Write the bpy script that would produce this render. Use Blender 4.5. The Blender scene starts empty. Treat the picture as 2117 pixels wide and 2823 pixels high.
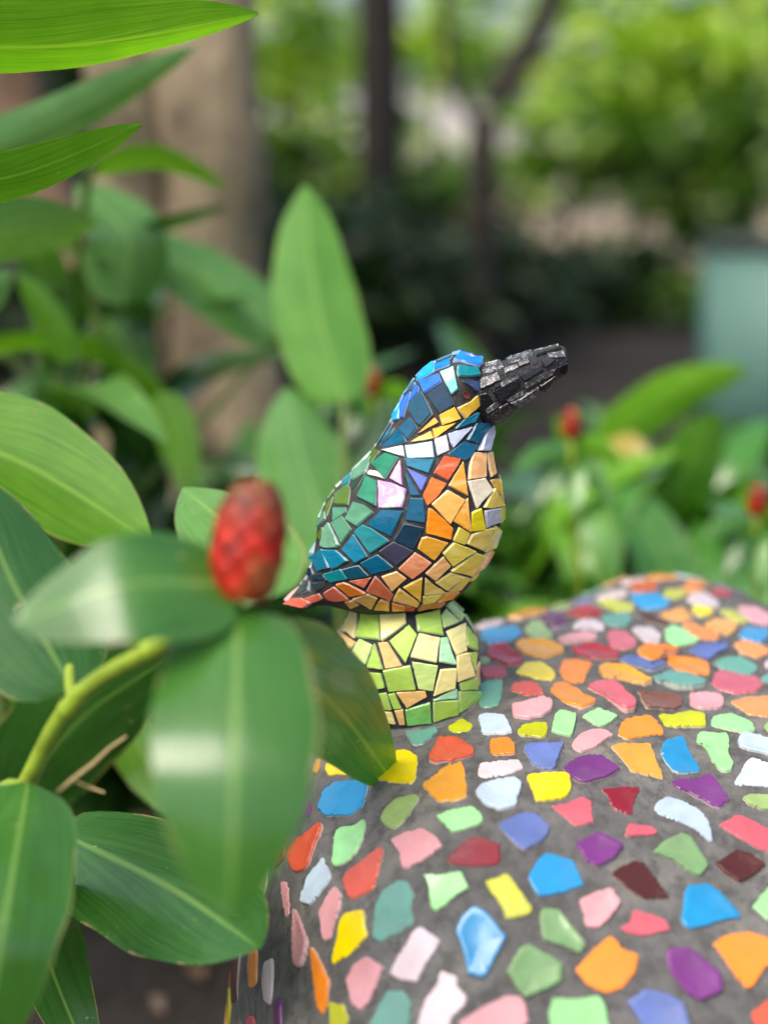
import bpy, bmesh, math, random
from mathutils import Vector, Matrix, noise
from mathutils.bvhtree import BVHTree

random.seed(7)
SC = bpy.context.scene
COL = SC.collection
R = math.radians

# ------------------------------------------------------------------ camera
PITCH = R(15.0)
CAM_Z = 0.82
FPX, CX, CY = 3878.0, 1058.5, 1411.5          # focal length and centre in photograph pixels (2117 x 2823)
cam_d = bpy.data.cameras.new('camera')
cam = bpy.data.objects.new('camera', cam_d)
COL.objects.link(cam)
SC.camera = cam
cam.location = (0, 0, CAM_Z)
cam.rotation_euler = (R(90) - PITCH, 0, 0)
cam_d.sensor_fit = 'VERTICAL'
cam_d.sensor_height = 24.0
cam_d.lens = 24.0 * FPX / 2823.0
cam_d.clip_start = 0.02
cam_d.clip_end = 3000
cam_d.dof.use_dof = True
cam_d.dof.focus_distance = 0.686
APERTURE = 0.0185                              # metres
cam_d.dof.aperture_fstop = cam_d.lens * 0.001 / APERTURE
cam_d.dof.aperture_blades = 0

# ------------------------------------------------------------------ light
SUN_ELEV, SUN_AZ = R(60), R(222)              # azimuth clockwise from +Y: from the left, behind the camera
world = bpy.data.worlds.new('World')
SC.world = world
world.use_nodes = True
wn = world.node_tree.nodes
wl = world.node_tree.links
sky = wn.new('ShaderNodeTexSky')
sky.sky_type = 'NISHITA'
sky.sun_disc = False
sky.sun_elevation = SUN_ELEV
sky.sun_rotation = SUN_AZ
sky.air_density = 1.0
sky.dust_density = 5.0
sky.ozone_density = 0.6
wl.new(sky.outputs[0], wn['Background'].inputs[0])
wn['Background'].inputs[1].default_value = 0.15
sun_d = bpy.data.lights.new('sun', 'SUN')
sun_d.energy = 1.5
sun_d.angle = R(38)
sun_d.color = (1.0, 0.95, 0.87)
sun = bpy.data.objects.new('sun', sun_d)
COL.objects.link(sun)
sdir = Vector((math.sin(SUN_AZ) * math.cos(SUN_ELEV), math.cos(SUN_AZ) * math.cos(SUN_ELEV), math.sin(SUN_ELEV)))
sun.rotation_euler = sdir.to_track_quat('Z', 'Y').to_euler()
sun.location = sdir * 20
vs = SC.view_settings
vs.view_transform = 'Standard'
vs.look = 'None'
vs.gamma = 1.0
vs.use_curve_mapping = False
vs.exposure = 0.9
SC.cycles.use_denoising = True
SC.cycles.max_bounces = 6
SC.cycles.transparent_max_bounces = 8
SC.cycles.caustics_reflective = False
SC.cycles.caustics_refractive = False
SC.cycles.sample_clamp_indirect = 6.0

# ------------------------------------------------------------------ helpers
C_RIGHT = Vector((1, 0, 0))
C_FWD = Vector((0, math.cos(PITCH), -math.sin(PITCH)))
C_UP = Vector((0, math.sin(PITCH), math.cos(PITCH)))
C_POS = Vector((0, 0, CAM_Z))
K = 2117.0 / 1659.0


def ray(u, v):
    return (C_FWD + C_RIGHT * ((u - CX) / FPX) - C_UP * ((v - CY) / FPX)).normalized()


def at(u, v, y):
    """point at distance y in front of the camera (world Y) seen at a photograph pixel"""
    d = ray(u, v)
    return C_POS + d * (y / d.y)


def atp(u, v, y):
    return at(u * K, v * K, y)


def lin(r, g, b):
    f = lambda c: (c / 255.0 / 12.92) if c <= 10 else ((c / 255.0 + 0.055) / 1.055) ** 2.4
    return (f(r), f(g), f(b), 1.0)


def obj(name, verts, faces, mats, parent=None, smooth=True, mi=None, uv=None):
    me = bpy.data.meshes.new(name)
    me.from_pydata([tuple(v) for v in verts], [], faces)
    for m in (mats if isinstance(mats, (list, tuple)) else [mats]):
        me.materials.append(m)
    if mi:
        me.polygons.foreach_set('material_index', mi)
    if smooth is True:
        me.polygons.foreach_set('use_smooth', [True] * len(me.polygons))
    elif isinstance(smooth, list):
        me.polygons.foreach_set('use_smooth', smooth)
    if uv:
        l = me.uv_layers.new(name='UVMap')
        for lp in me.loops:
            l.data[lp.index].uv = uv[lp.vertex_index]
    me.update()
    o = bpy.data.objects.new(name, me)
    COL.objects.link(o)
    if parent:
        o.parent = parent
    return o


def empty(name, loc, label=None, cat=None, group=None):
    o = bpy.data.objects.new(name, None)
    o.empty_display_size = 0.02
    COL.objects.link(o)
    o.location = loc
    if label:
        tag(o, label, cat, group)
    return o


def tag(o, label, cat, group=None, kind=None):
    if label:
        o['label'] = label
    if cat:
        o['category'] = cat
    if group:
        o['group'] = group
    if kind:
        o['kind'] = kind
    return o


def mat(name):
    m = bpy.data.materials.new(name)
    m.use_nodes = True
    nt = m.node_tree
    return m, nt, nt.nodes['Principled BSDF'], nt.nodes['Material Output']


def N(nt, t, **kw):
    n = nt.nodes.new('ShaderNode' + t)
    for k, v in kw.items():
        if k == 'inp':
            for i, val in v.items():
                n.inputs[i].default_value = val
        else:
            setattr(n, k, v)
    return n


def L(nt, a, b):
    nt.links.new(a, b)


def ramp(nt, fac, stops):
    n = nt.nodes.new('ShaderNodeValToRGB')
    e = n.color_ramp.elements
    while len(e) < len(stops):
        e.new(0.5)
    for i, (p, c) in enumerate(stops):
        e[i].position = p
        e[i].color = c if len(c) == 4 else (*c, 1)
    L(nt, fac, n.inputs[0])
    return n.outputs[0]


def mixc(nt, fac, a, b, mode='MIX'):
    n = nt.nodes.new('ShaderNodeMix')
    n.data_type = 'RGBA'
    n.blend_type = mode
    for s, val in ((0, fac), (6, a), (7, b)):
        if isinstance(val, (int, float)):
            n.inputs[s].default_value = val
        elif isinstance(val, tuple):
            n.inputs[s].default_value = val if len(val) == 4 else (*val, 1)
        else:
            L(nt, val, n.inputs[s])
    return n.outputs[2]


def math_n(nt, op, a, b=None, clamp=False):
    n = nt.nodes.new('ShaderNodeMath')
    n.operation = op
    n.use_clamp = clamp
    for i, val in ((0, a), (1, b)):
        if val is None:
            continue
        if isinstance(val, (int, float)):
            n.inputs[i].default_value = val
        else:
            L(nt, val, n.inputs[i])
    return n.outputs[0]


def bump(nt, bsdf, height, strength=0.3, dist=0.001):
    b = nt.nodes.new('ShaderNodeBump')
    b.inputs['Strength'].default_value = strength
    b.inputs['Distance'].default_value = dist
    L(nt, height, b.inputs['Height'])
    L(nt, b.outputs[0], bsdf.inputs['Normal'])


def noise_n(nt, scale, detail=4, rough=0.6, coord=None, dist=0.0):
    n = nt.nodes.new('ShaderNodeTexNoise')
    n.inputs['Scale'].default_value = scale
    n.inputs['Detail'].default_value = detail
    n.inputs['Roughness'].default_value = rough
    n.inputs['Distortion'].default_value = dist
    if coord is not None:
        L(nt, coord, n.inputs['Vector'])
    return n


def rnd_coord(nt):
    """object coordinates shifted by a random amount per object"""
    tc = nt.nodes.new('ShaderNodeTexCoord')
    oi = nt.nodes.new('ShaderNodeObjectInfo')
    mul = math_n(nt, 'MULTIPLY', oi.outputs['Random'], 37.0)
    add = nt.nodes.new('ShaderNodeVectorMath')
    add.operation = 'ADD'
    L(nt, tc.outputs['Object'], add.inputs[0])
    L(nt, mul, add.inputs[1])
    return add.outputs[0], oi


# ------------------------------------------------------------------ materials
def m_ceramic(edge=False, attr=False):
    m, nt, b, _ = mat('glazed_ceramic_edge' if edge else 'glazed_ceramic')
    co, oi = rnd_coord(nt)
    if attr:
        class _A:
            pass
        at_ = N(nt, 'Attribute', attribute_name='Col')
        oi = _A()
        oi.outputs = {'Color': at_.outputs['Color']}
    n1 = noise_n(nt, 60, 3, 0.6, co)
    n2 = noise_n(nt, 420, 2, 0.7, co)
    dark = mixc(nt, 1.0, oi.outputs['Color'], (0.70, 0.68, 0.66), 'MULTIPLY')
    c = mixc(nt, ramp(nt, n1.outputs[0], [(0.35, (0, 0, 0)), (0.75, (0.8, 0.8, 0.8))]), oi.outputs['Color'], dark)
    # pinholes and specks in the glaze
    speck = ramp(nt, n2.outputs[0], [(0.70, (0, 0, 0)), (0.76, (1, 1, 1))])
    gate = ramp(nt, noise_n(nt, 45, 2, 0.5, co).outputs[0], [(0.55, (0, 0, 0)), (0.68, (1, 1, 1))])
    c = mixc(nt, mixc(nt, 1.0, speck, gate, 'MULTIPLY'), c, (0.07, 0.06, 0.05))
    dirt = ramp(nt, noise_n(nt, 25, 5, 0.7, co).outputs[0], [(0.48, (0, 0, 0)), (0.78, (0.24, 0.24, 0.24))])
    c = mixc(nt, dirt, c, (0.22, 0.20, 0.17))
    if edge:
        c = mixc(nt, 0.55, c, (0.60, 0.53, 0.46))
    L(nt, c, b.inputs['Base Color'])
    b.inputs['Roughness'].default_value = 0.5 if edge else 0.22
    L(nt, ramp(nt, n1.outputs[0], [(0.3, (0.15,) * 3), (0.8, (0.42,) * 3)]), b.inputs['Roughness']) if not edge else None
    b.inputs['Specular IOR Level'].default_value = 0.38
    b.inputs['Coat Weight'].default_value = 0.0 if edge else 0.30
    b.inputs['Coat Roughness'].default_value = 0.05
    bump(nt, b, n1.outputs[0], 0.35, 0.0010)
    return m


def m_glass(edge=False, sparkle=False):
    m, nt, b, _ = mat('stained_glass_edge' if edge else 'stained_glass')
    co, oi = rnd_coord(nt)
    st = N(nt, 'Mapping')
    L(nt, co, st.inputs[0])
    st.inputs['Scale'].default_value = (1.0, 1.0, 3.2)
    st.inputs['Rotation'].default_value = (0.3, 0.9, 0.4)
    n1 = noise_n(nt, 55, 4, 0.55, st.outputs[0], 1.2)
    light = mixc(nt, 0.45, oi.outputs['Color'], (0.85, 0.80, 0.66))
    dark = mixc(nt, 1.0, oi.outputs['Color'], (0.74, 0.72, 0.74), 'MULTIPLY')
    f1 = ramp(nt, n1.outputs[0], [(0.34, (0, 0, 0)), (0.5, (0.5, 0.5, 0.5)), (0.68, (1, 1, 1))])
    c = mixc(nt, f1, dark, oi.outputs['Color'])
    f2 = ramp(nt, n1.outputs[0], [(0.55, (0, 0, 0)), (0.75, (0.55, 0.55, 0.55))])
    # only the opaque warm glass is streaked with white: alpha of the object colour says so
    f2 = mixc(nt, 1.0, f2, oi.outputs['Alpha'], 'MULTIPLY')
    c = mixc(nt, f2, c, light)
    if edge:
        c = mixc(nt, 0.5, c, (0.5, 0.56, 0.58))  # light caught on the rim, painted in as a paler edge
    L(nt, c, b.inputs['Base Color'])
    b.inputs['Roughness'].default_value = 0.3 if edge else 0.14
    b.inputs['IOR'].default_value = 1.45
    b.inputs['Coat Weight'].default_value = 0.15
    b.inputs['Coat Roughness'].default_value = 0.04
    n3 = noise_n(nt, 140, 3, 0.6, co)
    bump(nt, b, n3.outputs[0], 0.25, 0.0008)
    return m


def m_irid():
    m, nt, b, _ = mat('iridescent_glass')
    co, oi = rnd_coord(nt)
    n1 = noise_n(nt, 95, 3, 0.6, co, 0.8)
    c = ramp(nt, n1.outputs[0], [(0.36, lin(90, 215, 195)), (0.43, lin(225, 245, 225)), (0.49, lin(236, 170, 226)),
                                 (0.62, lin(222, 150, 214)), (0.70, lin(240, 225, 240))])
    L(nt, mixc(nt, 0.35, c, oi.outputs['Color']), b.inputs['Base Color'])
    b.inputs['Roughness'].default_value = 0.22
    b.inputs['Metallic'].default_value = 0.25
    b.inputs['Thin Film Thickness'].default_value = 420
    b.inputs['Coat Weight'].default_value = 0.6
    bump(nt, b, noise_n(nt, 500, 3, 0.7, co).outputs[0], 0.5, 0.0006)
    return m


def m_grout():
    m, nt, b, _ = mat('dark_grout')
    tc = N(nt, 'TexCoord')
    n1 = noise_n(nt, 160, 5, 0.65, tc.outputs['Object'])
    n2 = noise_n(nt, 1500, 3, 0.7, tc.outputs['Object'])
    c = ramp(nt, n1.outputs[0], [(0.3, (0.010, 0.010, 0.011)), (0.55, (0.028, 0.028, 0.029)), (0.75, (0.085, 0.085, 0.085))])
    c = mixc(nt, ramp(nt, n2.outputs[0], [(0.62, (0, 0, 0)), (0.72, (0.5, 0.5, 0.5))]), c, (0.22, 0.22, 0.22))
    L(nt, c, b.inputs['Base Color'])
    b.inputs['Roughness'].default_value = 0.75
    bump(nt, b, n2.outputs[0], 0.7, 0.0007)
    return m


def m_concrete():
    m, nt, b, _ = mat('grey_cement')
    tc = N(nt, 'TexCoord')
    co = tc.outputs['Object']
    n1 = noise_n(nt, 22, 6, 0.62, co)
    n2 = noise_n(nt, 130, 6, 0.7, co)
    n3 = noise_n(nt, 900, 3, 0.7, co)
    c = ramp(nt, n1.outputs[0], [(0.3, (0.065, 0.064, 0.060)), (0.5, (0.105, 0.103, 0.098)), (0.70, (0.19, 0.178, 0.155))])
    c = mixc(nt, ramp(nt, n2.outputs[0], [(0.48, (0, 0, 0)), (0.60, (0.6, 0.6, 0.6))]), c, (0.034, 0.032, 0.030))
    c = mixc(nt, ramp(nt, n2.outputs[0], [(0.28, (0.6, 0.6, 0.6)), (0.40, (0, 0, 0))]), c, (0.20, 0.185, 0.16))
    c = mixc(nt, ramp(nt, n3.outputs[0], [(0.6, (0, 0, 0)), (0.72, (0.5, 0.5, 0.5))]), c, (0.04, 0.04, 0.04))
    L(nt, c, b.inputs['Base Color'])
    b.inputs['Roughness'].default_value = 0.72
    h = math_n(nt, 'ADD', n2.outputs[0], math_n(nt, 'MULTIPLY', n3.outputs[0], 0.4))
    bump(nt, b, h, 0.6, 0.002)
    return m


def m_black_glass():
    m, nt, b, _ = mat('black_glass_chip')
    co, oi = rnd_coord(nt)
    n1 = noise_n(nt, 420, 4, 0.75, co)
    sp = ramp(nt, n1.outputs[0], [(0.50, (0, 0, 0)), (0.62, (1, 1, 1))])
    sp = mixc(nt, 1.0, sp, oi.outputs['Alpha'], 'MULTIPLY')
    c = mixc(nt, sp, oi.outputs['Color'], (0.55, 0.55, 0.57))
    L(nt, c, b.inputs['Base Color'])
    b.inputs['Roughness'].default_value = 0.16
    b.inputs['Coat Weight'].default_value = 0.5
    bump(nt, b, n1.outputs[0], 0.5, 0.0006)
    return m


def m_leaf(name, trans=0.26, rough=0.22, vein=1.0):
    """object colour = blade colour; UV u along the blade, v across"""
    m, nt, b, out = mat(name)
    uvn = N(nt, 'UVMap')
    sep = N(nt, 'SeparateXYZ')
    L(nt, uvn.outputs[0], sep.inputs[0])
    co, oi = rnd_coord(nt)
    a = math_n(nt, 'ABSOLUTE', math_n(nt, 'SUBTRACT', sep.outputs[1], 0.5))
    rib = N(nt, 'MapRange', inp={1: 0.008, 2: 0.036, 3: 1.0, 4: 0.0})
    L(nt, a, rib.inputs[0])
    # parallel veins that leave the midrib at a low angle
    ph = math_n(nt, 'SUBTRACT', math_n(nt, 'MULTIPLY', a, 150.0), math_n(nt, 'MULTIPLY', sep.outputs[0], 55.0))
    cv = N(nt, 'CombineXYZ')
    L(nt, math_n(nt, 'MULTIPLY', ph, 0.16), cv.inputs[0])
    L(nt, math_n(nt, 'MULTIPLY', sep.outputs[0], 1.5), cv.inputs[1])
    L(nt, math_n(nt, 'MULTIPLY', oi.outputs['Random'], 50.0), cv.inputs[2])
    st = noise_n(nt, 1.6, 4, 0.62, cv.outputs[0])
    vn = st.outputs[0]
    vf = ramp(nt, vn, [(0.36, (0, 0, 0)), (0.66, (1, 1, 1))])
    n1 = noise_n(nt, 18, 4, 0.6, co)
    base = mixc(nt, ramp(nt, n1.outputs[0], [(0.3, (0, 0, 0)), (0.7, (1, 1, 1))]),
                mixc(nt, 1.0, oi.outputs['Color'], (0.62, 0.72, 0.6), 'MULTIPLY'), oi.outputs['Color'])
    base = mixc(nt, math_n(nt, 'MULTIPLY', vf, 0.75 * vein), base, mixc(nt, 1.0, base, (0.45, 0.6, 0.35), 'MULTIPLY'))
    ribc = mixc(nt, 0.30, oi.outputs['Color'], (0.30, 0.45, 0.10))
    base = mixc(nt, rib.outputs[0], base, ribc)
    # tan scars along the margins and a few spots
    mg = N(nt, 'MapRange', inp={1: 0.475, 2: 0.5, 3: 0.0, 4: 1.0})
    L(nt, a, mg.inputs[0])
    n4 = noise_n(nt, 40, 4, 0.7, co)
    scar = mixc(nt, 1.0, mg.outputs[0], ramp(nt, n4.outputs[0], [(0.46, (0, 0, 0)), (0.56, (0.85, 0.85, 0.85))]), 'MULTIPLY')
    base = mixc(nt, scar, base, (0.42, 0.33, 0.14))
    spot = ramp(nt, noise_n(nt, 130, 2, 0.5, co).outputs[0], [(0.73, (0, 0, 0)), (0.76, (0.7, 0.7, 0.7))])
    base = mixc(nt, spot, base, (0.40, 0.34, 0.16))
    blot = ramp(nt, noise_n(nt, 38, 5, 0.7, co, 0.6).outputs[0], [(0.70, (0, 0, 0)), (0.74, (0.8, 0.8, 0.8))])
    base = mixc(nt, blot, base, (0.30, 0.22, 0.09))
    L(nt, base, b.inputs['Base Color'])
    L(nt, ramp(nt, n1.outputs[0], [(0.3, (rough - 0.08,) * 3), (0.7, (rough + 0.12,) * 3)]), b.inputs['Roughness'])
    b.inputs['IOR'].default_value = 1.5
    b.inputs['Coat Weight'].default_value = 0.5
    b.inputs['Coat Roughness'].default_value = 0.10
    bump(nt, b, math_n(nt, 'ADD', vn, math_n(nt, 'MULTIPLY', noise_n(nt, 35, 3, 0.6, co).outputs[0], 1.0)), 0.25 * vein, 0.002)
    t = N(nt, 'BsdfTranslucent')
    L(nt, mixc(nt, 1.0, base, (1.5, 1.55, 0.5), 'MULTIPLY'), t.inputs[0])
    mx = N(nt, 'MixShader', inp={0: trans})
    L(nt, b.outputs[0], mx.inputs[1])
    L(nt, t.outputs[0], mx.inputs[2])
    L(nt, mx.outputs[0], out.inputs[0])
    return m


def m_tree_leaf(name, cols, trans=0.4):
    """small leaves of shrubs and trees; tone varies from leaf to leaf"""
    m, nt, b, out = mat(name)
    g = N(nt, 'NewGeometry')
    c = ramp(nt, g.outputs['Random Per Island'], [(i / (len(cols) - 1), col) for i, col in enumerate(cols)])
    L(nt, c, b.inputs['Base Color'])
    b.inputs['Roughness'].default_value = 0.42
    t = N(nt, 'BsdfTranslucent')
    L(nt, mixc(nt, 1.0, c, (1.6, 1.6, 0.6), 'MULTIPLY'), t.inputs[0])
    mx = N(nt, 'MixShader', inp={0: trans})
    L(nt, b.outputs[0], mx.inputs[1])
    L(nt, t.outputs[0], mx.inputs[2])
    L(nt, mx.outputs[0], out.inputs[0])
    return m


def m_bark(name, a, bcol, scale=14):
    m, nt, b, _ = mat(name)
    tc = N(nt, 'TexCoord')
    mp = N(nt, 'Mapping', inp={3: (1, 1, 0.25)})
    L(nt, tc.outputs['Object'], mp.inputs[0])
    n1 = noise_n(nt, scale, 6, 0.65, mp.outputs[0], 0.5)
    n2 = noise_n(nt, 7, 4, 0.65, tc.outputs['Object'])
    c = ramp(nt, n1.outputs[0], [(0.3, a), (0.7, bcol)])
    c = mixc(nt, ramp(nt, n2.outputs[0], [(0.48, (0, 0, 0)), (0.62, (0.75, 0.75, 0.75))]), c, tuple(x * 0.4 for x in a))
    c = mixc(nt, ramp(nt, n2.outputs[0], [(0.30, (0.5, 0.5, 0.5)), (0.42, (0, 0, 0))]), c, tuple(x * 1.5 for x in bcol))
    L(nt, c, b.inputs['Base Color'])
    b.inputs['Roughness'].default_value = 0.85
    bump(nt, b, n1.outputs[0], 0.7, 0.02)
    return m


def m_plain(name, col, rough=0.6, var=0.25, scale=40, bmp=0.2):
    m, nt, b, _ = mat(name)
    tc = N(nt, 'TexCoord')
    n1 = noise_n(nt, scale, 5, 0.6, tc.outputs['Object'])
    d = tuple(x * (1 - var) for x in col[:3])
    l_ = tuple(min(1, x * (1 + var)) for x in col[:3])
    L(nt, ramp(nt, n1.outputs[0], [(0.3, d), (0.7, l_)]), b.inputs['Base Color'])
    b.inputs['Roughness'].default_value = rough
    bump(nt, b, n1.outputs[0], bmp, 0.003)
    return m


M_CER, M_CERE = m_ceramic(), m_ceramic(True)
M_CERV = m_ceramic(False, True)
M_GLS, M_GLSE = m_glass(), m_glass(True)
M_IRI = m_irid()
M_GROUT, M_CONC = m_grout(), m_concrete()
M_BLK = m_black_glass()
M_LEAF = m_leaf('ginger_leaf')
M_LEAFT = m_leaf('thin_ginger_leaf', 0.45, 0.34)
M_STEM = m_plain('green_stem', (0.24, 0.34, 0.03), 0.35, 0.3, 60)
M_STEMD = m_plain('dull_green_stem', (0.10, 0.16, 0.03), 0.45, 0.3, 60)
M_TWIG = m_plain('dry_twig', (0.55, 0.42, 0.20), 0.7, 0.3, 200)


def m_bract():
    m, nt, b, _ = mat('red_bract')
    co, oi = rnd_coord(nt)
    tcb = N(nt, 'TexCoord')
    n1 = noise_n(nt, 60, 4, 0.6, tcb.outputs['Object'])
    c = ramp(nt, n1.outputs[0], [(0.36, (0.08, 0.025, 0.015)), (0.42, (0.50, 0.020, 0.010)), (0.55, (0.60, 0.035, 0.012)), (0.62, (0.50, 0.16, 0.045))])
    L(nt, mixc(nt, 1.0, c, oi.outputs['Color'], 'MULTIPLY'), b.inputs['Base Color'])
    b.inputs['Roughness'].default_value = 0.5
    b.inputs['Specular IOR Level'].default_value = 0.3
    return m


M_BRACT = m_bract()

# ------------------------------------------------------------------ ground
def m_soil():
    m, nt, b, _ = mat('dark_soil')
    tc = N(nt, 'TexCoord')
    co = tc.outputs['Object']
    n1 = noise_n(nt, 1.1, 5, 0.6, co)
    n2 = noise_n(nt, 26, 6, 0.7, co)
    c = ramp(nt, n2.outputs[0], [(0.3, (0.008, 0.006, 0.004)), (0.55, (0.022, 0.016, 0.011)), (0.75, (0.055, 0.040, 0.028))])
    # a pale sandy path runs across beyond the shrubs
    sep = N(nt, 'SeparateXYZ')
    L(nt, co, sep.inputs[0])
    yy = math_n(nt, 'ADD', sep.outputs[1], math_n(nt, 'MULTIPLY', n1.outputs[0], 1.6))
    pth = N(nt, 'MapRange', inp={1: 10.3, 2: 10.8, 3: 0.0, 4: 1.0})
    L(nt, yy, pth.inputs[0])
    sand = ramp(nt, n2.outputs[0], [(0.3, (0.22, 0.17, 0.11)), (0.7, (0.40, 0.32, 0.23))])
    c = mixc(nt, pth.outputs[0], c, sand)
    L(nt, c, b.inputs['Base Color'])
    b.inputs['Roughness'].default_value = 0.9
    bump(nt, b, n2.outputs[0], 0.8, 0.03)
    return m


def build_ground():
    vs_, fs = [], []
    xs = [-600, -100, -30, -12, -6] + [-4 + i * 0.25 for i in range(33)] + [6, 12, 30, 100, 600]
    ys = [-300, -60, -12, -4] + [-1 + i * 0.25 for i in range(60)] + [18, 30, 80, 300, 1500]
    for y in ys:
        for x in xs:
            z = 0.0
            if abs(x) < 5 and -2 < y < 13:
                z = 0.05 * noise.noise(Vector((x * 1.3, y * 1.3, 0))) - 0.02
            vs_.append((x, y, z))
    w = len(xs)
    for j in range(len(ys) - 1):
        for i in range(w - 1):
            a = j * w + i
            fs.append((a, a + 1, a + w + 1, a + w))
    g = obj('ground', vs_, fs, m_soil())
    tag(g, 'dark bare soil under the plants', None, None, 'structure')


build_ground()

# ------------------------------------------------------------------ mosaic mound
APEX_Z = CAM_Z - 0.279
MC = Vector((0.155, 0.74, 0))
EDGE = [(-0.078, 0.68), (-0.061, 0.60), (-0.043, 0.545), (-0.013, 0.503), (0.04, 0.480), (0.12, 0.473), (0.21, 0.480),
        (0.30, 0.520), (0.36, 0.60), (0.375, 0.70), (0.36, 0.80), (0.315, 0.90), (0.25, 0.985), (0.18, 1.00), (0.11, 0.95),
        (0.04, 0.89), (-0.02, 0.835), (-0.065, 0.77)]
DROP = [(0.0, 0.125), (0.012, 0.100), (0.035, 0.075), (0.065, 0.050), (0.109, 0.028), (0.15, 0.016), (0.19, 0.010), (0.25, 0.006), (0.33, 0.0), (1.0, 0.0)]


def lerp_table(tab, x):
    for (x0, y0), (x1, y1) in zip(tab, tab[1:]):
        if x <= x1:
            t = (x - x0) / (x1 - x0)
            return y0 + (y1 - y0) * max(0, t)
    return tab[-1][1]


def smooth_drop(s):
    return sum(lerp_table(DROP, max(0, s + d)) for d in (-0.012, -0.006, 0, 0.006, 0.012)) / 5 if s > 0.012 else lerp_table(DROP, s)


def closed_spline(pts, n):
    """Catmull-Rom through closed points"""
    out = []
    m = len(pts)
    for i in range(n):
        t = i / n * m
        k = int(t)
        f = t - k
        p0, p1, p2, p3 = (Vector(pts[(k + j - 1) % m]) for j in range(4))
        out.append(0.5 * ((2 * p1) + (p2 - p0) * f + (2 * p0 - 5 * p1 + 4 * p2 - p3) * f * f + (3 * p1 - p0 - 3 * p2 + p3) * f ** 3))
    return out


def ksqueeze(x, y):
    """how much tighter than at the front the shoulder turns: left and back are tighter"""
    d = Vector((x - MC.x, y - MC.y)).normalized()
    left = max(0, -d.x) ** 1.5
    back = max(0, d.y)
    return 1.0 + 1.5 * left + 1.1 * back


def build_mound():
    NT = 220
    ring = closed_spline(EDGE, NT)
    svals = [i / 60 for i in range(61)]
    vs_, fs = [], []
    for q in svals:                      # q = 0 at the edge, 1 at the middle
        qq = q ** 1.5
        for p in ring:
            d = Vector((p.x - MC.x, p.y - MC.y))
            Rr = d.length
            pos = Vector((MC.x, MC.y)) + d * (1 - qq)
            s = qq * Rr * ksqueeze(p.x, p.y)
            z = APEX_Z - smooth_drop(s)
            z += 0.0022 * noise.noise(Vector((pos.x * 14, pos.y * 14, 3)))
            vs_.append(Vector((pos.x, pos.y, z)))
    nr = len(svals)
    for j in range(nr - 1):
        for i in range(NT):
            a, b_ = j * NT + i, j * NT + (i + 1) % NT
            fs.append((a, b_, b_ + NT, a + NT))
    # flared wall down to the ground
    base0 = len(vs_)
    HW = 26
    for j in range(1, HW + 1):
        t = j / HW
        for i, p in enumerate(ring):
            d = Vector((p.x - MC.x, p.y - MC.y)).normalized()
            out = 0.008 * math.sin(min(1, t * 4) * math.pi / 2) + (0.075 if d.x > -0.3 else 0.03) * t + 0.012 * noise.noise(Vector((p.x * 6, p.y * 6, t * 3)))
            z = (APEX_Z - 0.125) * (1 - t) - 0.05 * t
            vs_.append(Vector((p.x + d.x * out, p.y + d.y * out, z)))
    for j in range(HW):
        for i in range(NT):
            a = (base0 + (j - 1) * NT + i) if j else i
            b_ = (base0 + (j - 1) * NT + (i + 1) % NT) if j else (i + 1) % NT
            c = base0 + j * NT + (i + 1) % NT
            d = base0 + j * NT + i
            fs.append((b_, a, d, c))
    return vs_, fs


MV, MF = build_mound()
MOUND_LOC = Vector((MC.x, MC.y, 0))
mound = empty('mosaic_mound', MOUND_LOC, 'rounded grey cement mound set with broken colourful glazed tiles', 'sculpture')
mound_body = obj('cement_body', [v - MOUND_LOC for v in MV], MF, M_CONC, mound)
BV_MOUND = BVHTree.FromPolygons([tuple(v) for v in MV], MF)

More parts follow.
